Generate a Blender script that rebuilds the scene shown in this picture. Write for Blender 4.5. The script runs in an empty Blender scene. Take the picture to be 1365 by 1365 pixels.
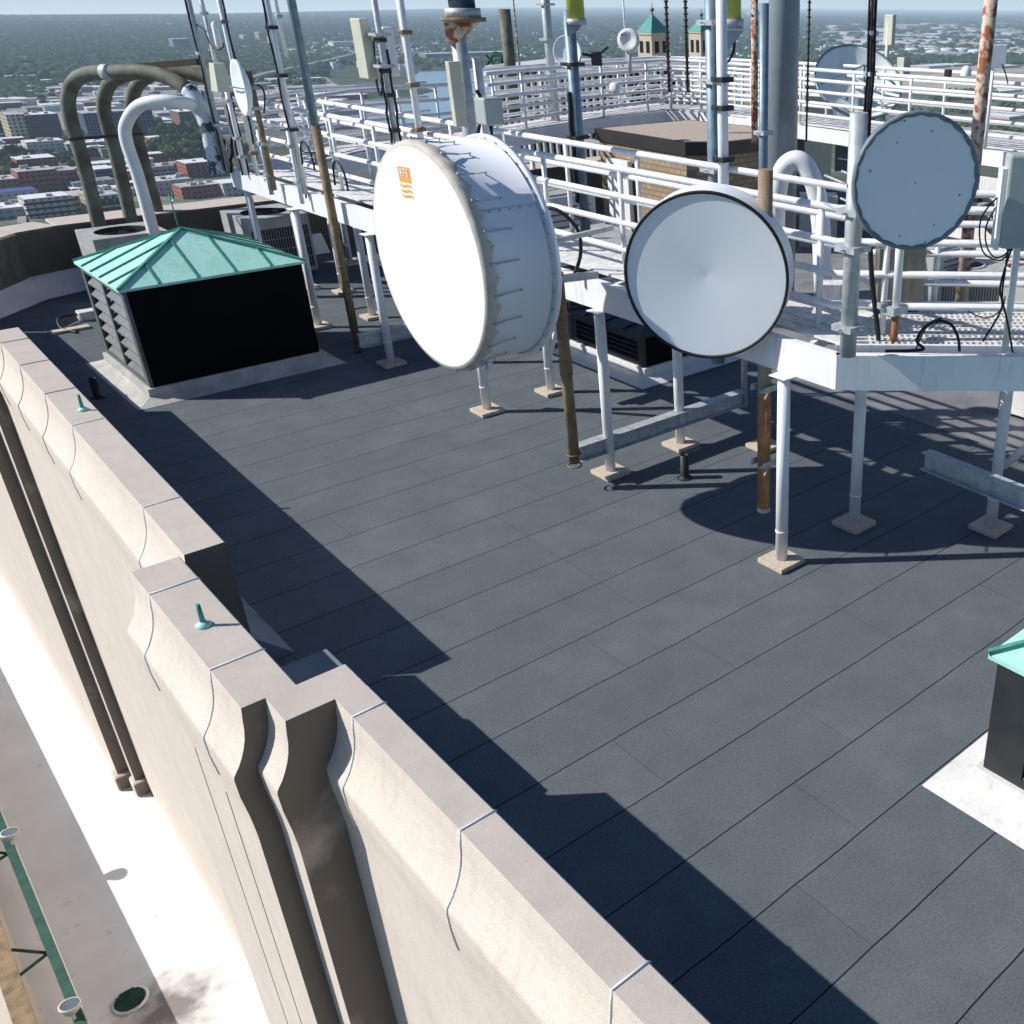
import bpy, math, random
from mathutils import Vector, Matrix
random.seed(7)
R2 = math.sqrt(2); rad = math.radians
scene = bpy.context.scene
COL = scene.collection

# ------------------------------------------------------------------ survey of the site
# World frame = the tower's own axes: x east across the roof, y along the west parapet, z up, main roof at z=0.
CH, CF, CU, CV = 7.0, 1310.0, 1024.0, 682.5
PIT = math.atan((CV-4)/CF); ROL = rad(-.45)
def ray(u, v):
    x = u-CU; y = -(v-CV); c, s = math.cos(ROL), math.sin(ROL)
    x, y = x*c+y*s, -x*s+y*c
    a, b, d = x/CF, 1.0, y/CF
    X = a; Y = b*math.cos(PIT)+d*math.sin(PIT); Z = -b*math.sin(PIT)+d*math.cos(PIT)
    return Vector(((X+Y)/R2, (Y-X)/R2, Z))
EYE = Vector((0, 0, CH))
def P(u, v, z=0): r = ray(u, v); return EYE + r*((z-CH)/r.z)
def PX(u, v, x): r = ray(u, v); return EYE + r*(x/r.x)
def PY(u, v, y): r = ray(u, v); return EYE + r*(y/r.y)
def PD(u, v, d): r = ray(u, v); return EYE + r*(d*R2/(r.x+r.y))
PXM = lambda px, d: px*d/CF/math.cos(0.3)   # a width seen at a distance

# ------------------------------------------------------------------ materials
def nodes(name):
    m = bpy.data.materials.new(name); m.use_nodes = True
    nt = m.node_tree; return m, nt, nt.nodes, nt.links, nt.nodes['Principled BSDF']
def N(nt, t, **k):
    n = nt.nodes.new(t)
    for a, b in k.items(): setattr(n, a, b)
    return n
def mth(nt, op, a, b=None, c=None):
    n = N(nt, 'ShaderNodeMath', operation=op)
    for i, x in enumerate((a, b, c)):
        if x is None: continue
        if isinstance(x, (int, float)): n.inputs[i].default_value = x
        else: nt.links.new(x, n.inputs[i])
    return n.outputs[0]
def mixc(nt, f, a, b, bt='MIX'):
    n = N(nt, 'ShaderNodeMix', data_type='RGBA', blend_type=bt)
    for i, x in ((0, f), (6, a), (7, b)):
        if isinstance(x, (int, float)): n.inputs[i].default_value = x
        elif isinstance(x, (tuple, list)): n.inputs[i].default_value = (*x, 1)
        else: nt.links.new(x, n.inputs[i])
    return n.outputs[2]
def pos(nt): return N(nt, 'ShaderNodeNewGeometry').outputs['Position']
def noise(nt, sc, det=4, vec=None, stretch=None, rough=.55):
    n = N(nt, 'ShaderNodeTexNoise'); n.inputs['Scale'].default_value = sc; n.inputs['Detail'].default_value = det
    n.inputs['Roughness'].default_value = rough
    v = vec or pos(nt)
    if stretch:
        m = N(nt, 'ShaderNodeMapping'); m.inputs['Scale'].default_value = stretch
        nt.links.new(v, m.inputs['Vector']); v = m.outputs[0]
    nt.links.new(v, n.inputs['Vector']); return n.outputs['Fac']
def ramp(nt, f, a, b): # linear step
    n = N(nt, 'ShaderNodeMapRange'); n.inputs[1].default_value = a; n.inputs[2].default_value = b
    nt.links.new(f, n.inputs[0]); return n.outputs[0]
def bump(nt, bs, h, st=.2, dist=.02):
    b = N(nt, 'ShaderNodeBump'); b.inputs['Strength'].default_value = st; b.inputs['Distance'].default_value = dist
    nt.links.new(h, b.inputs['Height']); nt.links.new(b.outputs[0], bs.inputs['Normal'])
def mat(name, c1, c2=None, rough=.6, metal=0, sc=3, lo=.4, hi=.65, stretch=None, streak=None, fine=.12, bmp=.1, spec=.5):
    """base colour varied by two scales of noise; streak = (colour, amount) runs of dirt down the face"""
    m, nt, nd, lk, bs = nodes(name)
    c2 = c2 or tuple(x*.8 for x in c1)
    f = ramp(nt, noise(nt, sc, 6, stretch=stretch), lo, hi)
    col = mixc(nt, f, c1, c2)
    if streak:
        s = ramp(nt, noise(nt, 4, 5, stretch=(3, 3, .35)), .55, .75)
        col = mixc(nt, mth(nt, 'MULTIPLY', s, streak[1]), col, streak[0])
    if fine:
        g = noise(nt, 60, 2)
        col = mixc(nt, fine, col, mixc(nt, ramp(nt, g, .3, .7), (0, 0, 0), (1, 1, 1)), 'OVERLAY')
        bump(nt, bs, g, bmp, .004)
    lk.new(col, bs.inputs['Base Color']); bs.inputs['Roughness'].default_value = rough
    bs.inputs['Metallic'].default_value = metal; bs.inputs['Specular IOR Level'].default_value = spec
    return m
M = {}
M['white'] = mat('white_paint', (.90, .90, .90), (.84, .84, .85), .45, sc=2.5, streak=((.42, .36, .30), .35), fine=.05)
M['white_old'] = mat('worn_white_paint', (.84, .83, .82), (.66, .63, .60), .6, sc=5, streak=((.30, .16, .08), .7), fine=.1)
M['radome'] = mat('radome_fabric', (.95, .93, .88), (.93, .91, .86), .6, sc=1.5, fine=.03)
M['radome_blue'] = mat('radome_shell', (.92, .95, .97), (.88, .915, .94), .32, sc=1.2, fine=.03)
M['shroud'] = mat('shroud_metal_paint', (.86, .88, .91), (.82, .85, .88), .33, sc=1.2, fine=.03)
M['galv'] = mat('galvanised_steel', (.55, .58, .60), (.40, .44, .45), .5, .25, sc=8, streak=((.2, .2, .18), .5))
M['galv_blue'] = mat('weathered_steel_pole', (.24, .32, .38), (.17, .24, .29), .5, .35, sc=6)
M['grey_paint'] = mat('grey_mast_paint', (.26, .30, .33), (.22, .26, .29), .45, sc=2)
M['rust'] = mat('rusted_pipe', (.46, .20, .08), (.28, .13, .06), .85, sc=6, lo=.35, hi=.6, streak=((.48, .40, .30), .8), fine=.3, bmp=.4)
M['rust_brown'] = mat('brown_rusted_pipe', (.32, .22, .12), (.17, .125, .075), .85, sc=5, streak=((.35, .25, .14), .5), fine=.3, bmp=.4)
M['rust_pale'] = mat('flaking_pipe_paint', (.62, .50, .40), (.30, .10, .04), .8, sc=7, lo=.47, hi=.56, fine=.2, bmp=.4)
M['verd_pipe'] = mat('green_brown_duct', (.19, .21, .17), (.13, .11, .08), .75, sc=2.2, lo=.4, hi=.6, streak=((.10, .17, .16), .6), fine=.2)
M['copper'] = mat('green_patina_copper', (.46, .80, .69), (.38, .73, .61), .55, sc=1.6, streak=((.16, .42, .34), .5), fine=.06)
M['copper_dark'] = mat('dark_patina_copper', (.06, .27, .20), (.09, .34, .27), .6, sc=5)
M['black_metal'] = mat('charcoal_metal', (.03, .034, .036), (.022, .026, .028), .5, sc=4, fine=.1)
M['shade_black_panel'] = mat('shade_black_panel', (.006, .006, .007), (.004, .004, .005), .8, sc=3, fine=0, spec=.1)  # near black: the shade on the vent houses' unlit sides is put into the colour
M['louver'] = mat('grey_louvre_blade', (.15, .16, .16), (.10, .11, .11), .5, sc=6)
M['black'] = mat('black_rubber', (.012, .012, .013), None, .6, fine=0)
M['stone'] = None
M['flash'] = mat('white_flashing', (.80, .78, .75), (.66, .64, .61), .7, sc=1.5, lo=.4, hi=.8, streak=((.40, .38, .32), .4))
M['flash_grey'] = mat('grey_flashing', (.56, .545, .52), (.40, .39, .36), .8, sc=2.5, streak=((.25, .24, .2), .5))
M['cant'] = mat('slate_flashing', (.24, .26, .29), (.17, .19, .22), .8, sc=2)
M['pad'] = mat('timber_pad', (.66, .56, .44), (.50, .41, .32), .85, sc=12, stretch=(1, 6, 1), fine=.2)
M['cream'] = mat('cream_plastic', (.62, .62, .50), (.56, .56, .45), .5, sc=2, fine=.03)
M['greybox'] = mat('grey_plastic', (.42, .46, .44), (.37, .41, .40), .5, sc=2, fine=.03)
M['steel'] = mat('stainless_box', (.36, .33, .27), (.22, .20, .16), .35, .6, sc=8, stretch=(1, 1, .1))
M['orange'] = mat('orange_print', (.82, .40, .10), (.78, .36, .09), .6, fine=0)
M['acbox'] = mat('condenser_housing', (.46, .46, .44), (.36, .36, .345), .6, sc=3, streak=((.2, .17, .14), .5))
M['yellow'] = mat('yellow_radome', (.55, .58, .10), (.46, .50, .12), .5, sc=3)
M['bluecyl'] = mat('dark_blue_tube', (.03, .06, .12), (.05, .08, .13), .35, sc=8)
M['darkhole'] = mat('dark_opening', (.015, .012, .01), None, .9, fine=0)
M['brownlat'] = mat('brown_cable', (.045, .03, .022), (.07, .055, .04), .8, sc=20)
M['green_steel'] = mat('green_painted_steel', (.025, .10, .07), (.015, .06, .045), .55, sc=5, streak=((.02, .03, .02), .6))
M['glass'] = mat('lamp_glass', (.10, .13, .18), (.15, .18, .22), .15, sc=30)
M['cap_dark'] = mat('dark_coping_metal', (.03, .027, .026), None, .5, sc=3)

def stone_mat(name, c1, c2, dark):
    m, nt, nd, lk, bs = nodes(name)
    f = ramp(nt, noise(nt, 1.3, 8, rough=.65), .35, .7)
    col = mixc(nt, f, c1, c2)
    g = ramp(nt, noise(nt, 9, 6, stretch=(1, 1, .25)), .5, .8)
    col = mixc(nt, mth(nt, 'MULTIPLY', g, .45), col, dark)
    sp = ramp(nt, noise(nt, 90, 3), .35, .7)
    col = mixc(nt, .22, col, mixc(nt, sp, (0, 0, 0), (1, 1, 1)), 'OVERLAY')
    # weathering: upward faces hold grime
    geo = N(nt, 'ShaderNodeNewGeometry'); sx = N(nt, 'ShaderNodeSeparateXYZ'); lk.new(geo.outputs['Normal'], sx.inputs[0])
    up = ramp(nt, sx.outputs[2], .6, .95)
    sb = ramp(nt, noise(nt, 3.2, 7, stretch=(1, 1, 1), rough=.7), .25, .7)
    col = mixc(nt, mth(nt, 'MULTIPLY', up, mth(nt, 'ADD', mth(nt, 'MULTIPLY', sb, .5), .42)), col, dark)
    shade_grime = mth(nt, 'MULTIPLY', ramp(nt, sx.outputs[1], -.7, -.95), ramp(nt, noise(nt, 1.1, 5), .1, .45))  # returns turned from the sun: shade painted in along with brown stains
    col = mixc(nt, mth(nt, 'MULTIPLY', shade_grime, .92), col, (.13, .108, .085))
    lk.new(col, bs.inputs['Base Color']); bs.inputs['Roughness'].default_value = .9
    bump(nt, bs, noise(nt, 40, 6), .25, .01); return m
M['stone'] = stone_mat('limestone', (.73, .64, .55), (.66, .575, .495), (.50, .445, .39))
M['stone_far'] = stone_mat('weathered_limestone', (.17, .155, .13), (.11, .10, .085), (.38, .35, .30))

def roof_mat():
    m, nt, nd, lk, bs = nodes('roof_membrane')
    p = pos(nt); s = N(nt, 'ShaderNodeSeparateXYZ'); lk.new(p, s.inputs[0])
    wob = mth(nt, 'MULTIPLY', mth(nt, 'SUBTRACT', noise(nt, .9, 3), .5), .05)
    W = .903
    yy = mth(nt, 'DIVIDE', mth(nt, 'ADD', mth(nt, 'SUBTRACT', s.outputs[1], 2.43), wob), W)
    row = mth(nt, 'FLOOR', yy); fy = mth(nt, 'SUBTRACT', yy, row)
    seam = mth(nt, 'LESS_THAN', fy, .016)
    # end laps, staggered row by row
    wn = N(nt, 'ShaderNodeTexWhiteNoise', noise_dimensions='1D'); lk.new(row, wn.inputs['W'])
    xx = mth(nt, 'ADD', mth(nt, 'DIVIDE', mth(nt, 'SUBTRACT', s.outputs[0], .97), 3.65), mth(nt, 'MULTIPLY', mth(nt, 'ROUND', mth(nt, 'MULTIPLY', wn.outputs['Value'], 3)), .25))
    xr = mth(nt, 'FLOOR', xx); fx = mth(nt, 'SUBTRACT', xx, xr)
    lap = mth(nt, 'LESS_THAN', fx, .0028)
    cx = N(nt, 'ShaderNodeCombineXYZ'); lk.new(xr, cx.inputs[0]); lk.new(row, cx.inputs[1])
    w2 = N(nt, 'ShaderNodeTexWhiteNoise', noise_dimensions='2D'); lk.new(cx.outputs[0], w2.inputs['Vector'])
    base = mixc(nt, w2.outputs['Value'], (.132, .152, .166), (.150, .171, .185))
    big = ramp(nt, noise(nt, 1.3, 7, rough=.65), .34, .66)
    base = mixc(nt, mth(nt, 'MULTIPLY', big, .62), base, (.096, .113, .126))
    dust = ramp(nt, noise(nt, 1.7, 7, rough=.7), .58, .8)
    base = mixc(nt, mth(nt, 'MULTIPLY', dust, .35), base, (.175, .195, .21))
    sp = ramp(nt, mth(nt, 'ADD', mth(nt, 'MULTIPLY', noise(nt, 42, 3, rough=.8), .6), mth(nt, 'MULTIPLY', noise(nt, 150, 2), .4)), .36, .64)
    base = mixc(nt, .42, base, mixc(nt, sp, (.1, .1, .1), (.9, .9, .9)), 'OVERLAY')
    # scuffed edge beside every seam
    edge = mth(nt, 'MULTIPLY', mth(nt, 'LESS_THAN', fy, .05), .05)
    base = mixc(nt, edge, base, (.22, .235, .25))
    base = mixc(nt, mth(nt, 'MULTIPLY', seam, .93), base, (.006, .007, .01))
    base = mixc(nt, mth(nt, 'MULTIPLY', lap, .4), base, (.02, .024, .03))
    lk.new(base, bs.inputs['Base Color']); bs.inputs['Roughness'].default_value = .95; bs.inputs['Specular IOR Level'].default_value = .12
    bump(nt, bs, noise(nt, 90, 3), .5, .006); return m
M['roof'] = roof_mat()
def lower_roof_mat():
    m, nt, nd, lk, bs = nodes('white_lower_membrane')
    col = mixc(nt, ramp(nt, noise(nt, .8, 7), .35, .75), (.92, .895, .86), (.80, .77, .73))
    st = ramp(nt, noise(nt, 2.6, 8, rough=.75), .60, .74)
    m2 = ramp(nt, noise(nt, .35, 2), .45, .6)
    col = mixc(nt, mth(nt, 'MULTIPLY', mth(nt, 'MULTIPLY', st, m2), .7), col, (.22, .17, .16))
    # dirt gathered round the drain
    d = N(nt, 'ShaderNodeVectorMath', operation='DISTANCE'); lk.new(pos(nt), d.inputs[0]); d.inputs[1].default_value = (.55, 15.6, -9)
    dd = ramp(nt, mth(nt, 'ADD', d.outputs['Value'], mth(nt, 'MULTIPLY', noise(nt, 3, 6), 1.4)), 1.7, .95)
    col = mixc(nt, mth(nt, 'MULTIPLY', dd, .8), col, (.10, .065, .045))
    lk.new(col, bs.inputs['Base Color']); bs.inputs['Roughness'].default_value = .7; return m
M['lower'] = lower_roof_mat()
def brick_mat(name, c1, c2, mortar, sc):
    m, nt, nd, lk, bs = nodes(name)
    p = pos(nt); s = N(nt, 'ShaderNodeSeparateXYZ'); lk.new(p, s.inputs[0])
    c = N(nt, 'ShaderNodeCombineXYZ'); lk.new(mth(nt, 'ADD', s.outputs[0], s.outputs[1]), c.inputs[0]); lk.new(s.outputs[2], c.inputs[1])
    b = N(nt, 'ShaderNodeTexBrick'); lk.new(c.outputs[0], b.inputs['Vector']); b.inputs['Scale'].default_value = sc
    b.inputs['Color1'].default_value = (*c1, 1); b.inputs['Color2'].default_value = (*c2, 1); b.inputs['Mortar'].default_value = (*mortar, 1)
    b.inputs['Mortar Size'].default_value = .03
    lk.new(b.outputs[0], bs.inputs['Base Color']); bs.inputs['Roughness'].default_value = .9; return m
M['brick'] = brick_mat('buff_brick', (.42, .31, .19), (.34, .24, .15), (.20, .16, .12), 1.6)

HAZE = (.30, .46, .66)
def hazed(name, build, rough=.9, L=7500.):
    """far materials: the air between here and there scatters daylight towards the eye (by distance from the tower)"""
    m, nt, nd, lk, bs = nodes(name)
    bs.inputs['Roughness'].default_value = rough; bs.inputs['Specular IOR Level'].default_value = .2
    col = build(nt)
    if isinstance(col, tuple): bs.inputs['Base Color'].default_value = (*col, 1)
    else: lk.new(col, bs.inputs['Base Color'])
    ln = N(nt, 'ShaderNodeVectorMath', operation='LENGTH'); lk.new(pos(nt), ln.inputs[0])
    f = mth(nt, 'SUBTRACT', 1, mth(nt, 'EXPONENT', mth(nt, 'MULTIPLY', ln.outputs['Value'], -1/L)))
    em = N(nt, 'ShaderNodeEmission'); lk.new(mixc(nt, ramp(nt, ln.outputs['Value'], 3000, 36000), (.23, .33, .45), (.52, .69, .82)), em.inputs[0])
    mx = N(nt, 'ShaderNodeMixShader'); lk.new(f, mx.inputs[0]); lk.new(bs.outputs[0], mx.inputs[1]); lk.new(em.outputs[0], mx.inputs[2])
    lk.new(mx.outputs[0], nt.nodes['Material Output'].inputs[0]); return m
def facade(wall, win, sx, sz, fx=.5, fz=.5, roofc=(.45, .45, .46)):
    def b(nt):
        p = pos(nt); s = N(nt, 'ShaderNodeSeparateXYZ'); nt.links.new(p, s.inputs[0])
        h = mth(nt, 'ADD', s.outputs[0], s.outputs[1])
        a = mth(nt, 'LESS_THAN', mth(nt, 'FRACT', mth(nt, 'DIVIDE', h, sx)), fx)
        c = mth(nt, 'LESS_THAN', mth(nt, 'FRACT', mth(nt, 'DIVIDE', mth(nt, 'ADD', s.outputs[2], 140), sz)), fz)
        w2 = tuple(x*.8 for x in wall)
        col = mixc(nt, mth(nt, 'MULTIPLY', a, c), mixc(nt, noise(nt, .05, 4), wall, w2), win)
        g = N(nt, 'ShaderNodeNewGeometry'); t = N(nt, 'ShaderNodeSeparateXYZ'); nt.links.new(g.outputs['Normal'], t.inputs[0])
        rc = mixc(nt, ramp(nt, noise(nt, .12, 6), .4, .6), roofc, tuple(x*.6 for x in roofc))
        return mixc(nt, mth(nt, 'GREATER_THAN', t.outputs[2], .5), col, rc)
    return b
def terrain(nt):
    n1 = ramp(nt, noise(nt, .0016, 9, rough=.7), .42, .56); n2 = ramp(nt, noise(nt, .012, 8, rough=.8), .40, .62)
    green = mixc(nt, n2, (.035, .055, .028), (.12, .135, .06))
    town = mixc(nt, ramp(nt, noise(nt, .02, 8, rough=.85), .45, .6), (.15, .15, .12), (.42, .40, .38))
    col = mixc(nt, mth(nt, 'MULTIPLY', n1, .55), green, town)
    ln = N(nt, 'ShaderNodeVectorMath', operation='LENGTH'); nt.links.new(pos(nt), ln.inputs[0])
    far = ramp(nt, ln.outputs['Value'], 1900, 3200)
    sp = ramp(nt, noise(nt, .03, 6, rough=.9), .64, .70)
    wood = mixc(nt, mth(nt, 'MULTIPLY', sp, .6), mixc(nt, n2, (.022, .045, .024), (.075, .10, .045)), (.5, .48, .46))
    return mixc(nt, far, col, wood)
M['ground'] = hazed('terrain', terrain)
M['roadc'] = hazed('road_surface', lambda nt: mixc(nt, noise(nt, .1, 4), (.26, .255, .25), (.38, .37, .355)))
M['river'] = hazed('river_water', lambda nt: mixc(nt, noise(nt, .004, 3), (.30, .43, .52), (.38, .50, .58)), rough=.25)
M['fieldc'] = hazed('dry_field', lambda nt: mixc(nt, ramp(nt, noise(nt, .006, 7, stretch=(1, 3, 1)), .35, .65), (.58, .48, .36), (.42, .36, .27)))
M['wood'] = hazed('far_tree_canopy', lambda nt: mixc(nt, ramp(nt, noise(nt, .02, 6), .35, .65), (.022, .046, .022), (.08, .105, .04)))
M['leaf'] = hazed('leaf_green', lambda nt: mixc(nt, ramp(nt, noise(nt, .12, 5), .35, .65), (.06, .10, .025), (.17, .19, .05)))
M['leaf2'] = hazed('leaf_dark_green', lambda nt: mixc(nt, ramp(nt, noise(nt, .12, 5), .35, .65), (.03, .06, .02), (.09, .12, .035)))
M['bark'] = hazed('bark', lambda nt: (.08, .06, .045))
for k, a in dict(
    red=((.40, .14, .10), (.05, .035, .035), 4.2, 3.6, .4, .42), brown=((.26, .17, .13), (.05, .045, .045), 4, 3.3, .42, .42),
    darkglass=((.16, .19, .25), (.015, .022, .04), 3.4, 3.2, .7, .7), tan=((.62, .51, .36), (.05, .045, .04), 5, 4, .5, .55),
    grey=((.40, .38, .36), (.16, .16, .17), 6, 4, .6, .4), white=((.78, .75, .72), (.45, .45, .46), 9, 5, .3, .3),
    pale=((.62, .57, .52), (.20, .20, .20), 5, 4, .45, .4), slab=((.42, .44, .47), (.09, .11, .14), 2.5, 60, .5, .96)).items():
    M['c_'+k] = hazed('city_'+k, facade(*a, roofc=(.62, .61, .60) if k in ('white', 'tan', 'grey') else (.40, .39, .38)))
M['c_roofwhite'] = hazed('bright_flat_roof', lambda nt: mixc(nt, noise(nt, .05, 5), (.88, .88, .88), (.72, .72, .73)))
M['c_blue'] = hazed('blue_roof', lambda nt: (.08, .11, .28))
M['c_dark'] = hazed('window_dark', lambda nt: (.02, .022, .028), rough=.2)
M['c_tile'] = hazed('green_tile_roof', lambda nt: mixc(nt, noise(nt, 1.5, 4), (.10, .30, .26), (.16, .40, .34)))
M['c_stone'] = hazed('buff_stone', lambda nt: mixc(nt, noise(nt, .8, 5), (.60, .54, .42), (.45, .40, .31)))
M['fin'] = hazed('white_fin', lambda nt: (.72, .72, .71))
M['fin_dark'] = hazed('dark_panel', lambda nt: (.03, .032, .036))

# ------------------------------------------------------------------ mesh building
class MB:
    def __init__(s): s.v = []; s.f = []; s.sm = []
    def add(s, vs, fs, smooth=False):
        o = len(s.v); s.v += [tuple(v) for v in vs]
        for f in fs: s.f.append([i+o for i in f]); s.sm.append(smooth)
        return s
    def hexa(s, p):  # 8 points: bottom ring, top ring
        return s.add(p, [(3, 2, 1, 0), (4, 5, 6, 7), (0, 1, 5, 4), (1, 2, 6, 5), (2, 3, 7, 6), (3, 0, 4, 7)])
    def box(s, x0, x1, y0, y1, z0, z1):
        return s.hexa([(x0, y0, z0), (x1, y0, z0), (x1, y1, z0), (x0, y1, z0), (x0, y0, z1), (x1, y0, z1), (x1, y1, z1), (x0, y1, z1)])
    def bar(s, a, b, w, h, up=(0, 0, 1)):   # rectangular bar a->b, w sideways, h along up
        a, b = Vector(a), Vector(b); d = (b-a).normalized(); u = Vector(up)
        sd = d.cross(u).normalized()*(w/2); t = sd.cross(d).normalized()*(h/2)
        return s.hexa([a-sd-t, a+sd-t, b+sd-t, b-sd-t, a-sd+t, a+sd+t, b+sd+t, b-sd+t])
    def prism(s, poly, z0, z1):
        n = len(poly)
        ar = sum(poly[i][0]*poly[(i+1) % n][1]-poly[(i+1) % n][0]*poly[i][1] for i in range(n))
        if ar < 0: poly = poly[::-1]
        vs = [(x, y, z0) for x, y in poly]+[(x, y, z1) for x, y in poly]
        return s.add(vs, [list(range(n))[::-1], list(range(n, 2*n))]+[(i, (i+1) % n, n+(i+1) % n, n+i) for i in range(n)])
    def tube(s, pts, r, n=12, caps=True, r1=None):
        pts = [Vector(p) for p in pts]; m = len(pts); o = len(s.v)
        prev = None
        for i, p in enumerate(pts):
            d = (pts[min(i+1, m-1)]-pts[max(i-1, 0)]).normalized()
            if prev is None:
                a = d.cross(Vector((0, 0, 1)));
                if a.length < .05: a = d.cross(Vector((1, 0, 0)))
            else: a = prev - d*prev.dot(d)
            a.normalize(); prev = a; b = d.cross(a)
            rr = r if r1 is None else r+(r1-r)*i/(m-1)
            for k in range(n):
                t = 2*math.pi*k/n; s.v.append(tuple(p+(a*math.cos(t)+b*math.sin(t))*rr))
        for i in range(m-1):
            for k in range(n):
                s.f.append([o+i*n+k, o+i*n+(k+1) % n, o+(i+1)*n+(k+1) % n, o+(i+1)*n+k]); s.sm.append(True)
        if caps:
            s.f.append([o+k for k in range(n)][::-1]); s.sm.append(False)
            s.f.append([o+(m-1)*n+k for k in range(n)]); s.sm.append(False)
        return s
    def lathe(s, c, ax, prof, n=64, smooth=True):   # prof: (along axis, radius)
        c = Vector(c); ax = Vector(ax).normalized(); a = ax.cross(Vector((0, 0, 1)))
        if a.length < .05: a = Vector((1, 0, 0))
        a.normalize(); b = a.cross(ax); o = len(s.v)
        for h, r in prof:
            for k in range(n):
                t = 2*math.pi*k/n; s.v.append(tuple(c+ax*h+(a*math.cos(t)+b*math.sin(t))*max(r, 1e-4)))
        for i in range(len(prof)-1):
            for k in range(n):
                s.f.append([o+i*n+k, o+i*n+(k+1) % n, o+(i+1)*n+(k+1) % n, o+(i+1)*n+k]); s.sm.append(smooth)
        return s
    def build(s, name, m, parent=None, bevel=0, tagk=None):
        off = Vector((0, 0, 0)); q = parent
        while q is not None: off += q.location; q = q.parent
        me = bpy.data.meshes.new(name); me.from_pydata([tuple(Vector(v)-off) for v in s.v], [], s.f); me.update()
        for p_, f_ in zip(me.polygons, s.sm): p_.use_smooth = f_
        o = bpy.data.objects.new(name, me); COL.objects.link(o)
        me.materials.append(M[m] if isinstance(m, str) else m)
        if parent is not None: o.parent = parent
        if bevel:
            b = o.modifiers.new('bevel', 'BEVEL'); b.width = bevel; b.segments = 2; b.limit_method = 'ANGLE'; b.angle_limit = rad(50)
        return o
def tag(o, label, cat, group=None, kind=None):
    if label: o['label'] = label
    if cat: o['category'] = cat
    if group: o['group'] = group
    if kind: o['kind'] = kind
    return o
def thing(name, label, cat, loc=(0, 0, 0), group=None):
    o = bpy.data.objects.new(name, None); COL.objects.link(o); o.location = Vector(loc)
    return tag(o, label, cat, group)
def struct(name, mb, m): o = mb.build(name, m); o['kind'] = 'structure'; return o
def bez(pts, n=8):  # smooth curve through points
    pts = [Vector(p) for p in pts]; out = []
    for i in range(len(pts)-1):
        p0, p1, p2, p3 = pts[max(i-1, 0)], pts[i], pts[i+1], pts[min(i+2, len(pts)-1)]
        for k in range(n):
            t = k/n; out.append(.5*((2*p1)+(p2-p0)*t+(2*p0-5*p1+4*p2-p3)*t*t+(3*p1-p0-3*p2+p3)*t**3))
    return out+[pts[-1]]
def vert(p, z0, z1): return [(p[0], p[1], z0), (p[0], p[1], z1)]

# ------------------------------------------------------------------ camera, sun, sky
cam = bpy.data.cameras.new('camera'); co = bpy.data.objects.new('camera', cam); COL.objects.link(co); scene.camera = co
cam.sensor_width = 36; cam.lens = CF/1365*36; cam.shift_x = -(CU-682.5)/1365; cam.clip_end = 90000; cam.clip_start = .1
co.location = EYE
fwd = Vector((math.cos(PIT)/R2, math.cos(PIT)/R2, -math.sin(PIT))); rt = Vector((1/R2, -1/R2, 0)); up = rt.cross(fwd)
c, s = math.cos(-ROL), math.sin(-ROL)
rt2 = rt*c+up*s; up2 = up*c-rt*s
co.rotation_euler = Matrix((rt2, up2, -fwd)).transposed().to_euler()
SUN = Vector((-1.01, .86, 1.0)).normalized()
sl = bpy.data.lights.new('sun', 'SUN'); so = bpy.data.objects.new('sun', sl); COL.objects.link(so)
sl.energy = 5.0; sl.angle = rad(.5); sl.color = (1, .97, .92); so.rotation_euler = SUN.to_track_quat('Z', 'Y').to_euler()
w = bpy.data.worlds.new('World'); scene.world = w; w.use_nodes = True; wn = w.node_tree
sky = wn.nodes.new('ShaderNodeTexSky'); sky.sky_type = 'NISHITA'; sky.sun_disc = False
sky.sun_elevation = math.asin(SUN.z); sky.sun_rotation = math.atan2(SUN.x, SUN.y)
sky.altitude = 300; sky.air_density = 1.0; sky.dust_density = .6; sky.ozone_density = 2.0
bg = wn.nodes['Background']; bg.inputs[1].default_value = 1.0
tc_ = wn.nodes.new('ShaderNodeTexCoord'); sp_ = wn.nodes.new('ShaderNodeSeparateXYZ'); mx_ = wn.nodes.new('ShaderNodeMath'); mx_.operation = 'MAXIMUM'; mx_.inputs[1].default_value = .055
cb_ = wn.nodes.new('ShaderNodeCombineXYZ'); wn.links.new(tc_.outputs['Generated'], sp_.inputs[0]); wn.links.new(sp_.outputs[2], mx_.inputs[0])
wn.links.new(sp_.outputs[0], cb_.inputs[0]); wn.links.new(sp_.outputs[1], cb_.inputs[1]); wn.links.new(mx_.outputs[0], cb_.inputs[2]); wn.links.new(cb_.outputs[0], sky.inputs[0])
sc_ = mixc(wn, 1.0, sky.outputs[0], (.058, .074, .092), 'MULTIPLY')       # sky strength about 0.1, a little bluer
hz_ = mth(wn, 'POWER', ramp(wn, sp_.outputs[2], .16, -.01), 2.5)
wn.links.new(mixc(wn, hz_, sc_, (.60, .74, .86)), bg.inputs[0])

scene.view_settings.view_transform = 'Standard'; scene.view_settings.look = 'None'; scene.view_settings.exposure = 0
scene.cycles.max_bounces = 6; scene.cycles.diffuse_bounces = 2
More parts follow.
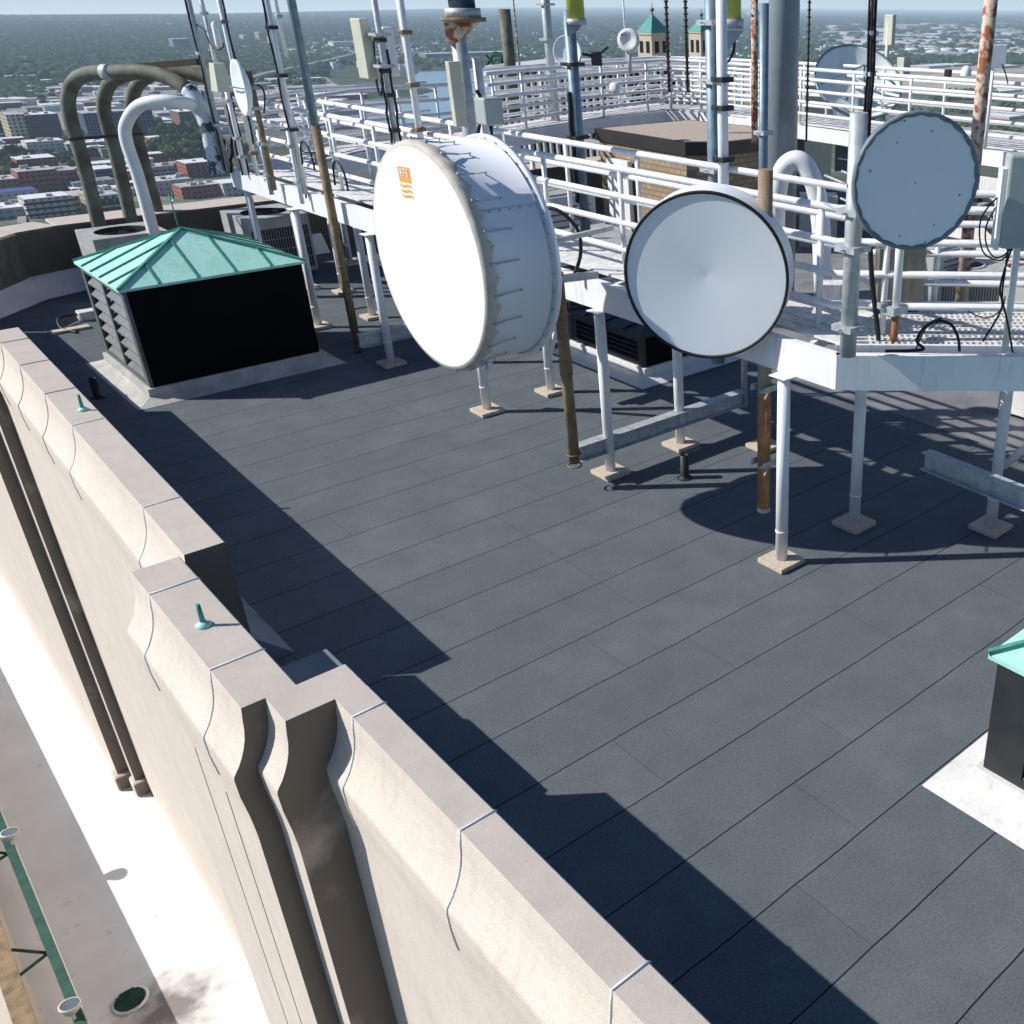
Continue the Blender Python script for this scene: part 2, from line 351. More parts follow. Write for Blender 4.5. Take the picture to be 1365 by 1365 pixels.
# ================================================================== THE TOWER'S OWN ROOF
struct('main_roof', MB().prism([(2.3, -8), (34, -8), (34, 31.8), (5.2, 31.8), (4.3, 31.2), (2.2, 29.0), (2.2, 10.95), (1.8, 10.95), (1.8, 7.7), (2.3, 7.7)], -.5, 0), 'roof')
ZT = 1.68
def wprof(xo, xi, zb, z0):  # parapet section: flat coping, cavetto face, shaft
    fl = [(0, 0), (-.003, -.12), (-.012, -.22), (-.032, -.32), (-.058, -.40), (-.09, -.475), (-.13, -.55), (-.19, -.635), (-.197, -.67), (-.192, -.86), (-.165, -1.1), (-.15, -1.35)]
    return [(xi, z0), (xi, ZT-.012), (xi-.012, ZT)]+[(xo+.012+a if i == 0 else xo+a, ZT+b) for i, (a, b) in enumerate(fl)]+[(xo-.15, zb)]
def skew(y): return .17*min(1, max(0, (y-10.93)/10.97))
def wall(name, y0, y1, xo, xi, m='stone', parent=None, zb=-9):
    pr = wprof(xo, xi, zb, -.4); n = len(pr)
    prb = pr + [(xi, zb)]; n = len(prb); mb = MB()
    k = max(1, int((y1-y0)/1.2)); ys = [y0+(y1-y0)*i/k for i in range(k+1)]
    vs = [(x+skew(y), y, z) for y in ys for x, z in prb]
    fs = [list(range(n))[::-1] if False else list(range(n)), list(range(k*n, (k+1)*n))[::-1]]
    for j in range(k):
        for i in range(n):
            fs.append((j*n+i, (j+1)*n+i, (j+1)*n+(i+1) % n, j*n+(i+1) % n))
    mb.add(vs, fs); return mb.build(name, m, parent)
wp = thing('parapet_wall', 'long buff limestone parapet with flared coping and stepped corners beside the dark roof', 'parapet wall', (2, 10, 0))
M['caulk'] = mat('white_joint_sealant', (.78, .79, .80), None, .6, fine=0)
M['joint'] = mat('dark_joint', (.10, .085, .07), None, .9, fine=0)
secs = [(-6, 7.37, 2.13, 2.43), (7.37, 7.8, 1.71, 2.428), (7.8, 10.92, 1.51, 1.99), (10.92, 21.9, 2.02, 2.45), (21.9, 22.4, 1.82, 2.1), (22.4, 29.2, 1.60, 2.098)]
for i, (y0, y1, xo, xi) in enumerate(secs):
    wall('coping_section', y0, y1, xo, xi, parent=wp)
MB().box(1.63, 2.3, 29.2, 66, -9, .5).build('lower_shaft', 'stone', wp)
for (x_, y_, w_) in ((1.80, 21.86, .36), (1.56, 22.36, .34)): MB().box(x_-.04, x_+w_, y_-.10, y_+.3, -9, -8.62).build('pilaster_base', 'stone', wp, .05)
def jointline(y, xo, xi, m='caulk', r=.010, down=9, zlo=-1.0):
    pr = [p for p in wprof(xo, xi, -9, -.4)[1:] if p[1] > zlo+ZT-1.7 or True][:-1]
    pr = pr[:13]
    pts = [(x+skew(y)+(.004 if i == 0 else -.003 if i > 2 else 0), y, z+(.004 if 1 <= i <= 2 else 0)) for i, (x, z) in enumerate(pr)]
    MB().tube(pts, r, 6).build('sealant_joint' if m == 'caulk' else 'stone_joint', m, wp)
for y in (8.55, 10.3): jointline(y, 1.51, 1.99)
for y in (7.03, 5.26, 3.45, 1.6): jointline(y, 2.13, 2.43)
for y in (12.45, 15.9): jointline(y, 2.02, 2.45, 'caulk', .008)
for y in (17.6, 19.4, 21.0): jointline(y, 2.02, 2.45, 'joint', .006)
for y in (): jointline(y, (1.51 if y > 8 else 2.13), (1.99 if y > 8 else 2.43), 'joint', .004)
for y, x in ((9.5, 1.51), (8.62, 1.51)):  # open vertical reveals in the shaft of the middle bay
    MB().box(x-.152, x-.135, y-.014, y+.014, -9, .3).build('reveal', 'darkhole', wp)
# inner pier and cants at the wall foot
MB().box(1.992, 2.71, 7.64, 9.2, 0, 1.0).build('inner_pier', 'cant', wp, .01)
cm = MB()
for (y0, y1, x) in ((-6, 7.63, 2.43), (7.64, 10.92, 1.99), (10.92, 21.9, 2.47)):
    cm.add([(x, y0, .38), (x, y1, .38), (x+.38, y1, .004), (x+.38, y0, .004), (x, y0, 0), (x, y1, 0)], [(0, 3, 2, 1), (0, 4, 3), (1, 2, 5)])
cm.build('cant_flashing', 'cant', wp)
# lightning rods: little green copper points on the coping
def terminal(x, y, label):
    t = thing('lightning_rod', label, 'lightning rod', (x, y, ZT), 'green lightning rods on the parapets')
    MB().lathe((x, y, ZT), (0, 0, 1), [(0, .0), (0, .07), (.015, .075), (.035, .05), (.05, .03), (.05, 0)], 16).build('foot', 'copper', t)
    MB().tube([(x, y, ZT+.03), (x, y, ZT+.24)], .026, 10, r1=.02).build('rod', 'copper_dark', t)
p = P(272, 834, ZT); terminal(p.x, p.y, 'short green copper rod on the middle bay of the coping with its shadow beside it')
p = P(111, 547, ZT); terminal(p.x, p.y, 'short green copper rod farther along the coping opposite the louvred vent')
# far parapets
fp = thing('parapet_wall', 'dark weathered parapet closing the far side of the roof behind the condensers', 'parapet wall', (5, 32, 0))
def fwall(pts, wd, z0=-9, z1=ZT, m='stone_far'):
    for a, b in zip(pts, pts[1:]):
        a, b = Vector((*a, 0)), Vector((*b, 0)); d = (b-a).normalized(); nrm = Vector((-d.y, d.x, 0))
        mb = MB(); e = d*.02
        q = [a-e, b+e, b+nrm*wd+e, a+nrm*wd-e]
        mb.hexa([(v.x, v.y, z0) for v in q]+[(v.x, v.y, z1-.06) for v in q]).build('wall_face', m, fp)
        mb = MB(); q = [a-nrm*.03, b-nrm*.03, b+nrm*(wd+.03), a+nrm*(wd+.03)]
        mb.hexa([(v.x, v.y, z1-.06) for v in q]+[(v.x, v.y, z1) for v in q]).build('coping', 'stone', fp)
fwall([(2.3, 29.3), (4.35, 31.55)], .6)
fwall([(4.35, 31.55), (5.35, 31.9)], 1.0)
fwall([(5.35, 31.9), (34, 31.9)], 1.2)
fl = MB()
pth = [(2.1, 28.9), (4.45, 31.25), (5.4, 31.58), (12, 31.58)]
for a, b in zip(pth, pth[1:]):
    a, b = Vector((*a, 0)), Vector((*b, 0)); d = (b-a).normalized(); nn = Vector((-d.y, d.x, 0)); a = a-d*.1; b = b+d*.1
    q = [a+nn*.33, b+nn*.33, b-nn*.15, a-nn*.15]
    fl.add([(q[0].x, q[0].y, .55), (q[1].x, q[1].y, .55), (q[1].x-nn.x*.1, q[1].y-nn.y*.1, .5), (q[0].x-nn.x*.1, q[0].y-nn.y*.1, .5), (q[2].x, q[2].y, .02), (q[3].x, q[3].y, .02)], [(0, 3, 2, 1), (3, 5, 4, 2)])
fl.build('base_flashing', 'flash', fp)
p = P(233, 258, ZT)
for (u, v, lab) in ((232, 268, 'green copper rod on the far coping seen above the patina roof'),):
    p = P(u, v, ZT); terminal(p.x, p.y, lab)

# ------------------------------------------------------------------ lower setback roof to the west
struct('lower_roof', MB().box(-1.06, 2.6, -10, 70, -9.3, -9), 'lower')
ow = thing('parapet_wall', 'low pale wall along the white lower roof behind the green steel pipe', 'parapet wall', (-1.2, 20, -9))
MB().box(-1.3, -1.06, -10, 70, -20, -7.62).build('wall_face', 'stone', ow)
MB().box(-1.32, -1.04, -10, 70, -7.62, -7.55).build('coping', 'rust_brown', ow)
struct('setback_ledge', MB().box(-6, -1.32, -10, 70, -14.5, -14), 'stone')
dr = thing('roof_drain', 'oval-looking dark green domed grate set in the dirty white lower roof', 'drain', (.15, 16.3, -9))
q = P(174, 1334, -9)
MB().lathe((q.x, q.y, -8.99), (0, 0, 1), [(0, .30), (.03, .29), (.03, .25)], 32).build('rim', 'white_old', dr)
mb = MB()
for k in range(-4, 5):
    hw = math.sqrt(max(.0, .25**2-(k*.055)**2)); mb.box(q.x-hw, q.x+hw, q.y+k*.055-.013, q.y+k*.055+.013, -8.975, -8.955)
mb.build('grate', 'green_steel', dr); MB().lathe((q.x, q.y, -8.985), (0, 0, 1), [(0, .25), (.002, 0)], 32).build('sump', 'darkhole', dr)
gp = thing('steel_pipe_rail', 'long dark green steel pipe running along the edge wall of the lower roof', 'pipe', (-.55, 20, -8))
MB().bar((-.56, -6, -8.0), (-.56, 60, -8.0), .15, .15).build('pipe', 'green_steel', gp)
MB().bar((-.475, -6, -7.95), (-.475, 60, -7.95), .018, .03).build('edge_trim', 'cream', gp)
for y in (14.5, 17.3, 20.5, 24, 28):
    MB().tube([(-.6, y, -8.0), (-1.05, y-.35, -7.85)], .028, 8).tube([(-.6, y, -8.02), (-1.05, y+.35, -7.85)], .028, 8).build('brace', 'green_steel', gp)
for i, (u, v, lab) in enumerate(((92, 1338, 'round floodlight facing up on the green pipe beside the drain'), (12, 1108, 'round floodlight on the green pipe farther from the drain, half out of frame'))):
    q = P(u, v, -7.68); t = thing('floodlight', lab, 'floodlight', (q.x, q.y, -7.6), 'floodlights on the green pipe')
    ax = Vector((.15, .1, 1)).normalized(); c0 = Vector((q.x, q.y, -7.73))
    MB().lathe(c0, ax, [(-.16, 0), (-.15, .08), (-.03, .155), (0, .165), (.03, .165), (.03, .14)], 28).build('housing', 'cream', t)
    MB().lathe(c0, ax, [(.022, .142), (.028, 0)], 28).build('lens', 'glass', t)
    MB().bar(c0+Vector((-.02, -.1, -.32)), c0+Vector((-.02, -.1, -.08)), .06, .1, (0, 1, 0)).build('bracket', 'white_old', t)

# ------------------------------------------------------------------ copper-roofed louvred vent houses
def vent_house(x0, x1, y0, y1, h, apex, cols, nb, label, z0=.26, seam=.62, cw=.42, loc=None, curb_m='flash'):
    t = thing('roof_vent_house', label, 'roof vent', (x0, y0, 0), 'louvred vents with green copper roofs')
    cb = MB(); z = z0   # curb: upright white band and sloping cant around
    cb.box(x0-.07, x1+.07, y0-.07, y1+.07, 0, z); cb.build('curb', curb_m, t, .01)
    c2 = MB(); a = [(x0-.072, y0-.072), (x1+.072, y0-.072), (x1+.072, y1+.072), (x0-.072, y1+.072)]
    b = [(x0-cw, y0-cw), (x1+cw, y0-cw), (x1+cw, y1+cw), (x0-cw, y1+cw)]
    c2.add([(*q, z*.42) for q in a]+[(*q, .006) for q in b], [(i, 4+i, 4+(i+1) % 4, (i+1) % 4) for i in range(4)]); c2.build('sloped_flashing', curb_m, t)
    W = .05; fm = MB()
    fm.box(x0+.061, x1, y0, y0+W, z, h).box(x0+.061, x1, y1-W, y1, z, h).box(x1-W, x1, y0+W, y1-W, z, h)
    fm.build('side_panel', 'shade_black_panel', t)
    # west face: frame posts, rails and blades
    fr = MB(); span = y1-y0; post = .2 if cols == 2 else .42
    ys = [y0+W+.002]; wcol = (span-2*W-post*(cols+1)*.6)/cols
    yy = y0; openings = []
    for k in range(cols+1):
        pw = post if k in (0, cols) else post*.55
        fr.box(x0-.003, x0+.06, yy, yy+pw, z, h); yy += pw
        if k < cols:
            rem = (y1-(post*2+post*.55*(cols-1))-y0)/cols; openings.append((yy, yy+rem)); yy += rem
    for a_, b_ in openings: fr.box(x0-.002, x0+.06, a_, b_, h-.18, h).box(x0-.002, x0+.06, a_, b_, z, z+.1)
    fr.build('louvre_frame', 'black_metal' if cols > 2 else 'louver', t)
    for a_, b_ in openings:
        for k in range(nb):
            zz = z+.1+(h-.18-z-.1)*(k+.5)/nb; dz = (h-.28-z)/nb*.42
            MB().add([(x0+.01, a_, zz-dz), (x0+.01, b_, zz-dz), (x0+.22, b_, zz+dz*1.2), (x0+.22, a_, zz+dz*1.2), (x0+.01, a_, zz-dz-.02), (x0+.01, b_, zz-dz-.02), (x0+.22, b_, zz+dz*1.2-.02), (x0+.22, a_, zz+dz*1.2-.02)], [(0, 1, 2, 3), (7, 6, 5, 4), (0, 4, 5, 1), (3, 2, 6, 7)]).build('louvre_blade', 'louver', t)
    MB().box(x0+.5, x0+.55, y0+W, y1-W, z, h).build('inner_baffle', 'darkhole', t)
    e = .07; A = [Vector((x0-e, y0-e, h)), Vector((x1+e, y0-e, h)), Vector((x1+e, y1+e, h)), Vector((x0-e, y1+e, h))]
    cx, cy = (x0+x1)/2, (y0+y1)/2; T = Vector((cx, cy, apex))
    rf = MB(); rf.add(A+[T]+[v-Vector((0, 0, .05)) for v in A], [(0, 1, 4), (1, 2, 4), (2, 3, 4), (3, 0, 4)]+[(i+5, (i+1) % 4+5, (i+1) % 4, i) for i in range(4)]+[(8, 7, 6, 5)])
    roof = rf.build('roof', 'copper', t)
    hp = MB()
    for v in A: hp.bar(v+Vector((0, 0, .02)), T+Vector((0, 0, .02)), .05, .05)
    hp.build('hip_seam', 'copper_dark', roof)
    for i in range(4):
        a_, b_ = A[i], A[(i+1) % 4]; L = (b_-a_).length; mid = (a_+b_)/2; n_ = max(2, int(L/seam))
        for k in range(1, n_):
            f = k/n_; s0 = a_+(b_-a_)*f; g = 1-abs(2*f-1); tp = s0+(T-mid)*g if True else s0
            # seam climbs square to the eave until it meets the hip
            tp = s0 + (T-mid)*g
            if g > .98: tp = T
            MB().bar(s0+Vector((0, 0, .012)), tp+Vector((0, 0, .012)), .028, .045).build('standing_seam', 'copper_dark', roof)
    return t
vent_house(4.25, 7.55, 21.27, 24.3, 2.2, 2.85, 2, 7, 'large black vent house with full pale green copper pyramid roof behind the long parapet', seam=.62, cw=.38, curb_m='flash_grey')
vent_house(6.86, 10.4, .5, 3.8, 1.62, 2.4, 3, 6, 'dark grey vent house with green copper roof cut off by the right edge', cw=.42)
v3 = vent_house(11.95, 14.6, 15.6, 18.2, .95, 1.2, 2, 4, 'low dark vent house standing beneath the white walkway behind the cone-faced dish', cw=.42)
for c_ in v3.children_recursive:
    if c_.name.startswith(('roof', 'standing', 'hip', 'louvre', 'inner')): c_.data.materials[0] = M['black_metal']
p = P(229, 309, 2.8)
tag(MB().tube([(5.85, 22.75, 2.8), (5.83, 22.75, 3.55)], .013, 6).build('lightning_rod', 'copper_dark'), 'tall thin green spike rising from the peak of the big copper vent roof', 'lightning rod')
# plumbing vent stubs
for (u, v, h, lab) in ((913, 637, .42, 'short black vent pipe standing on the open roof beside the post footings'), (131, 530, .4, 'short dark vent pipe in the shade between parapet and vent house')):
    q = P(u, v, 0); t = thing('vent_pipe', lab, 'vent pipe', (q.x, q.y, 0))
    MB().lathe((q.x, q.y, 0), (0, 0, 1), [(0.005, .14), (.02, .1), (.06, .075), (h, .07), (h, .055), (h-.2, .05), (h-.2, 0)], 20).build('stack', 'black', t)

# ------------------------------------------------------------------ condensing units
def condenser(x0, x1, y0, y1, z0, h, label, holes=1, grille=True, m='acbox'):
    t = thing('condenser_unit', label, 'condenser', (x0, y0, 0), 'rooftop condensing units')
    b = MB().box(x0, x1, y0, y1, z0, z0+.12).box(x0, x1, y0, y0+.04, h-.3, h-.002).box(x0, x1, y1-.04, y1, h-.3, h-.002).box(x0, x0+.04, y0+.04, y1-.04, h-.3, h-.002).box(x1-.04, x1, y0+.04, y1-.04, h-.3, h-.002)
    for (a, c_) in ((x0, y0), (x1-.07, y0), (x0, y1-.07), (x1-.07, y1-.07)): b.box(a, a+.07, c_, c_+.07, z0+.12, h-.3)
    b.box(x0, x0+.02, y0+.07, y1-.07, z0+.12, h-.3)
    b.build('housing', m, t, .012)
    MB().box(x0+.05, x1-.05, y0+.04, y1-.05, z0+.12, h-.3).build('coil', 'black_metal', t)
    g = MB(); n = int((x1-x0-.14)/.07)
    for k in range(n+1): xx = x0+.07+(x1-x0-.14)*k/n; g.box(xx-.006, xx+.006, y0+.012, y0+.022, z0+.12, h-.3)
    for k in range(1, 4): zz = z0+.12+(h-.42-z0)*k/4; g.box(x0+.07, x1-.07, y0+.006, y0+.011, zz-.006, zz+.006)
    g.build('guard_grille', 'greybox', t)
    hx = (x1-x0)/holes
    for k in range(holes):
        cx, cy, r = x0+hx*(k+.5), (y0+y1)/2, min(hx, y1-y0)*.36
        tp = MB(); n = 40; ring = [(cx+r*math.cos(a*2*math.pi/n), cy+r*math.sin(a*2*math.pi/n)) for a in range(n)]
        sq = []
        for a in range(n):
            ca, sa = math.cos(a*2*math.pi/n), math.sin(a*2*math.pi/n); q = max(abs(ca)/(hx/2), abs(sa)/((y1-y0)/2)); sq.append((cx+ca/q, cy+sa/q))
        tp.add([(*q, h) for q in ring]+[(*q, h) for q in sq], [(a, n+a, n+(a+1) % n, (a+1) % n) for a in range(n)])
        tp.build('top_panel', m, t)
        fan = thing_part('fan', t)
        MB().lathe((cx, cy, h-.25), (0, 0, 1), [(0, 0), (0, r*.99), (.25, r)], 32).build('fan_well', 'darkhole', fan)
        bl = MB()
        for q in range(5):
            a = q*2*math.pi/5; bl.bar((cx, cy, h-.14), (cx+r*.9*math.cos(a), cy+r*.9*math.sin(a), h-.12), r*.35, .015, (.25*math.sin(a), -.25*math.cos(a), 1))
        bl.build('fan_blades', 'darkhole', fan)
        gg = MB()
        for q in range(6):
            rr = r*(q+.7)/6; gg.tube([(cx+rr*math.cos(a*math.pi/12), cy+rr*math.sin(a*math.pi/12), h-.012) for a in range(25)], .003, 4, False)
        gg.build('fan_guard', 'black_metal', fan)
    return t
def thing_part(name, parent):
    o = bpy.data.objects.new(name, None); COL.objects.link(o); o.parent = parent; return o
condenser(5.5, 7.2, 29.0, 30.7, .15, 1.72, 'beige condensing unit with round fan opening behind the copper vent roof')
condenser(9.1, 10.75, 29.0, 31.0, .15, 1.72, 'condensing unit with dark coil below the end of the white walkway')

# ------------------------------------------------------------------ the white steel walkway ring
ZB, ZD, BT = 2.78, 3.22, 3.22
OUT = [(20, -3.8), (8.65, 7.5), (8.65, 27.9), (11.6, 30.1), (15.2, 30.4), (17.8, 31.3), (22.2, 33.3), (27.8, 34.9), (29.3, 33), (29.6, 30.5), (30.2, 27), (30.6, 19.5), (30.6, 6)]
INN = [(21.2, -2.6), (10.35, 8.2), (10.35, 26.9), (12.4, 28.5), (15.6, 28.9), (18.4, 29.9), (22.6, 31.4), (26.4, 32.3), (26.9, 31), (26.8, 29.5), (26.6, 25.5), (26.1, 20.5), (25.9, 6)]
wk = thing('steel_walkway', 'raised white steel walkway ring with many-railed guards carrying the dishes and masts', 'walkway', (8.65, 7.5, 0))
def seg_beams(poly, name, side, m='white'):
    for i, (a, b) in enumerate(zip(poly, poly[1:])):
        a, b = Vector((*a, 0)), Vector((*b, 0)); d = (b-a).normalized(); n_ = Vector((d.y, -d.x, 0))*side
        mb = MB(); c0, c1 = a, b
        # channel section: web plus two flanges turned inwards
        def band(o0, o1, z0, z1):
            e = d*(.002*i)
            q = [c0+n_*o0, c1+n_*o0, c1+n_*o1, c0+n_*o1]
            if side < 0: q = q[::-1]
            mb.hexa([(v.x, v.y, z0) for v in q]+[(v.x, v.y, z1) for v in q])
        band(0, .02, ZB, ZD); band(.021, .13, ZB+.001, ZB+.022); band(.021, .13, ZD-.022, ZD-.001)
        mb.build(name, m, wk)
seg_beams(OUT, 'edge_beam', 1); seg_beams(INN, 'inner_beam', -1)
def lerp2(a, b, t): return (a[0]+(b[0]-a[0])*t, a[1]+(b[1]-a[1])*t)
# deck: longitudinal planks on each run, slotted grating on the short front run
for i in range(len(OUT)-1):
    o0, o1, i0, i1 = OUT[i], OUT[i+1], INN[i], INN[i+1]
    if i == 0:
        g = MB(); L = 15.5; d = Vector((o0[0]-o1[0], o0[1]-o1[1], 0)).normalized(); nn = Vector((-d.y, d.x, 0))
        st = Vector((o1[0], o1[1], 0))+nn*.32
        # nn must point inwards
        if (Vector((i1[0], i1[1], 0))-Vector((o1[0], o1[1], 0))).dot(nn) < 0: nn = -nn; st = Vector((o1[0], o1[1], 0))+nn*.32
        nb = 11; wdt = 1.45
        for k in range(nb): a = st+nn*(wdt*k/(nb-1)); g.bar((a.x+d.x*(.1+k*.045), a.y+d.y*(.1+k*.045), ZD+.03), (a.x+d.x*L, a.y+d.y*L, ZD+.03), .05, .03)
        for k in range(190):
            a = st+d*(.45+k*.078); g.bar((a.x, a.y, ZD+.03), (a.x+nn.x*wdt, a.y+nn.y*wdt, ZD+.03), .028, .022)
        g.build('grating', 'white_old', wk)
        tb = MB(); a = st-nn*.04; tb.bar((a.x, a.y, ZD-.02), (a.x+d.x*L, a.y+d.y*L, ZD-.02), .03, .14); a = st+nn*(wdt+.04); tb.bar((a.x, a.y, ZD+.08), (a.x+d.x*L, a.y+d.y*L, ZD+.08), .03, .2); tb.build('toe_board', 'white', wk)
        continue
    g = MB(); npl = 6
    for k in range(npl):
        t0, t1 = .17+.80*k/npl, .17+.80*(k+1)/npl-.018
        q = [lerp2(o0, i0, t0), lerp2(o1, i1, t0), lerp2(o1, i1, t1), lerp2(o0, i0, t1)]
        q = [lerp2(q[0], q[1], .004), lerp2(q[0], q[1], .996), lerp2(q[3], q[2], .996), lerp2(q[3], q[2], .004)]
        z = ZD+.02
        vs = [(*p_, z) for p_ in q[::-1]]+[(*p_, z+.035) for p_ in q[::-1]]
        g.hexa(vs)
    g.build('deck_planks', 'white_old', wk)
# cross joists
for i in range(1, len(OUT)-1):
    L = math.dist(OUT[i], OUT[i+1]); n = max(2, round(L/2.05))
    for k in range(n):
        a, b = lerp2(OUT[i], OUT[i+1], (k+.25)/n), lerp2(INN[i], INN[i+1], (k+.25)/n)
        a = lerp2(a, b, .1)
        MB().bar((*a, ZD-.09), (*lerp2(a, b, .9), ZD-.09), .07, .16).build('cross_joist', 'white', wk)
# posts with timber pads
def post(x, y, base=True, r=.085):
    o = MB().tube(vert((x, y), .075, ZB), r, 16).box(x-.14, x+.14, y-.14, y+.14, ZB-.015, ZB-.001).tube(vert((x, y), .5, .53), r+.008, 16).build('support_post', 'white', wk)
    MB().box(x-.24, x+.24, y-.24, y+.24, .004, .075).build('timber_pad', 'pad', o, .008)
for (u, v) in ((1043, 745), (1140, 695), (1322, 700), (815, 627), (908, 590), (1020, 592), (650, 545), (735, 519), (522, 482), (497, 420), (425, 433), (412, 382)):
    q = P(u, v, .07); post(q.x, q.y+.02)
for a in ((8.8, 27.4), (10.4, 26.6), (12.0, 29.8), (16, 30.2), (20, 32), (25.8, 33.6), (28.6, 30), (29.4, 24), (29.9, 17), (27, 22), (26.9, 14), (14.2, 4.3), (12.9, 2.9), (26.9, 28)): post(*a)
MB().bar((8.75, 15.35, 2.6), (8.75, 16.3, .75), .09, .09).build('brace', 'white', wk)
MB().bar((10.2, 15.45, 2.6), (10.2, 16.4, .75), .09, .09).build('brace', 'white', wk)
# guard rails
LEV = [3.62, 4.02, 4.41, 4.80]
def rails(pts, m='white', zs=LEV, pitch=2.03, zoff=0, z0=None, first=.3, r=.047):
    run = thing_part('railing', wk)
    P3 = [Vector((*p_, 0)) for p_ in pts]
    for z in zs:
        MB().tube([(p_.x, p_.y, z+zoff) for p_ in P3], r if z < 4.79 else r*1.08, 10).build('rail', m, run)
    for a, b in zip(P3, P3[1:]):
        L = (b-a).length; k = first; d = (b-a)/L
        while k < L:
            q = a+d*k; MB().tube(vert(q, z0 or ZD-.1, zs[-1]+zoff-.03), .041 if r < .05 else .05, 8).build('rail_post', m, run); k += pitch
def offset(poly, inn, t): return [lerp2(a, b, t) for a, b in zip(poly, inn)]
ro = offset(OUT, INN, .30); ri = offset(OUT, INN, .97)
rails([(9.2, 27.2), (9.2, 8.05), lerp2(ro[1], ro[0], .95)], first=.62)
rails([(10.42, 26.6), (10.42, 8.5), lerp2(ri[1], ri[0], .95)], first=.9)
LF = [z+.08 for z in LEV]+[5.2]
LF = [3.6, 3.98, 4.34, 4.7, 5.02]
rails(ro[2:5], zs=LEV, pitch=2.2)
rails([(16.9, 30.6)]+ro[5:], zs=LF, pitch=2.6, r=.058)
rails(ri[2:4]+[(15.6, 29.0)], zs=LEV, pitch=2.4)
rails([(17, 29.4)]+ri[5:], zs=LF, pitch=2.6, r=.058)
# the far beam deck already runs under them
# ================================================================== DISHES
def text(s, size, loc, rotm, m, parent, name='lettering', ext=.002):
    cu = bpy.data.curves.new(name, 'FONT'); cu.body = s; cu.size = size; cu.extrude = ext; cu.align_x = 'CENTER'; cu.align_y = 'CENTER'
    tmp = bpy.data.objects.new('tmp', cu); COL.objects.link(tmp); dg = bpy.context.evaluated_depsgraph_get(); me = bpy.data.meshes.new_from_object(tmp.evaluated_get(dg)); bpy.data.objects.remove(tmp)
    me.materials.clear(); me.materials.append(M[m] if isinstance(m, str) else m); o = bpy.data.objects.new(name, me); COL.objects.link(o)
    off = Vector((0, 0, 0)); q = parent
    while q is not None: off += q.location; q = q.parent
    o.parent = parent; o.matrix_local = Matrix.Translation(Vector(loc)-off) @ rotm.to_4x4(); return o
# 1: the great shrouded dish, facing west
d1 = thing('shrouded_dish', 'huge white drum-shaped dish with orange square logo on its bright flat face', 'antenna dish', (6.8, 12.0, 4.0))
C1 = Vector((5.93, 12.26, 3.99)); R1 = 1.445; W1 = Vector((-1, 0, 0))
n = 96
mb = MB(); prof = [(.0, 0), (.004, R1*.7), (0, R1*.97)]; mb.lathe(C1, W1, prof, n)
mb.build('membrane', 'radome', d1)
# fabric skirt, scalloped between the spring ties
sk = MB(); vs = []
for k in range(n):
    t = 2*math.pi*k/n; e = abs(math.sin(t*12)); e = e**.7
    for (h, r) in ((0, R1*.97), (-.012, R1*1.005), (-.06, R1*1.02+.008*math.sin(t*31)), (-.13-.06*(1-e), R1*1.018-.012*(1-e)), (-.135-.075*(1-e), R1*1.01)):
        vs.append(C1+W1*h+Vector((0, math.cos(t), math.sin(t)))*r)
sk.add(vs, [(5*k+j, 5*((k+1) % n)+j, 5*((k+1) % n)+j+1, 5*k+j+1) for k in range(n) for j in range(4)], True)
sk.build('fabric_skirt', mat('radome_skirt', (.60, .55, .47), (.50, .46, .40), .7, sc=6, streak=((.4, .36, .3), .5)), d1)
MB().lathe(C1, W1, [(-.03, R1*.985), (-.25, R1*.985), (-1.01, R1*.985), (-1.015, R1*1.005), (-1.03, R1*1.02), (-1.08, R1*1.02), (-1.09, R1*1.0), (-1.10, R1*.97)], n).build('shroud', 'shroud', d1)
MB().lathe(C1, W1, [(-1.085, R1*.99), (-1.18, R1*.85), (-1.28, R1*.6), (-1.35, R1*.3), (-1.37, 0)], 64).build('reflector_back', 'shroud', d1)
MB().tube([C1+Vector((.97, math.cos(a*math.pi/36)*R1*.992, math.sin(a*math.pi/36)*R1*.992)) for a in range(73)], .009, 6, False).build('rim_seam', 'galv', d1)
for a in range(36):
    t = a*math.pi/18+.06; q = C1+Vector((.995, math.cos(t)*R1*.99, math.sin(t)*R1*.99)); nrm = Vector((0, math.cos(t), math.sin(t)))
    MB().tube([q-nrm*.005, q+nrm*.02], .011, 6).build('rim_bolt', 'galv', d1)
# seam across the shroud with bolts
ts = rad(180-(-22)) if False else None
def barrel(t, h, r=R1*.985): return C1+Vector((h, math.cos(t)*r, math.sin(t)*r))
def ang_at(u, v):   # angle on the drum where a survey point falls
    best = min(((barrel(a/300*2*math.pi, h)-EYE, a/300*2*math.pi, h) for a in range(300) for h in (.2, .4, .6, .8, 1.0)), key=lambda q: q[0].angle(ray(u, v)))
    return best[1]
t_s = ang_at(690, 275)
MB().tube([barrel(t_s, h, R1*.987) for h in (.2, .6, .99)], .006, 5).build('shroud_seam', 'galv', d1)
for h in (.3, .44, .58, .72, .87):
    nrm = Vector((0, math.cos(t_s+.012), math.sin(t_s+.012))); q = barrel(t_s+.02, h)
    MB().tube([q-nrm*.005, q+nrm*.03], .012, 6).build('seam_bolt', 'galv', d1)
for k in range(24):  # spring ties of the skirt
    t = (k+.5)*2*math.pi/24+.01; nrm = Vector((0, math.cos(t), math.sin(t))); a = barrel(t, .12, R1*1.02)+nrm*.015; b = barrel(t, .34, R1*.985)+nrm*.03; c_ = barrel(t, .50, R1*.985)+nrm*.028
    MB().tube([a, b], .013, 6).tube([b, c_], .007, 6).tube([c_-nrm*.03, c_+nrm*.012], .012, 6).tube([a-nrm*.02, a+nrm*.02], .022, 6).build('spring_tie', 'galv', d1)
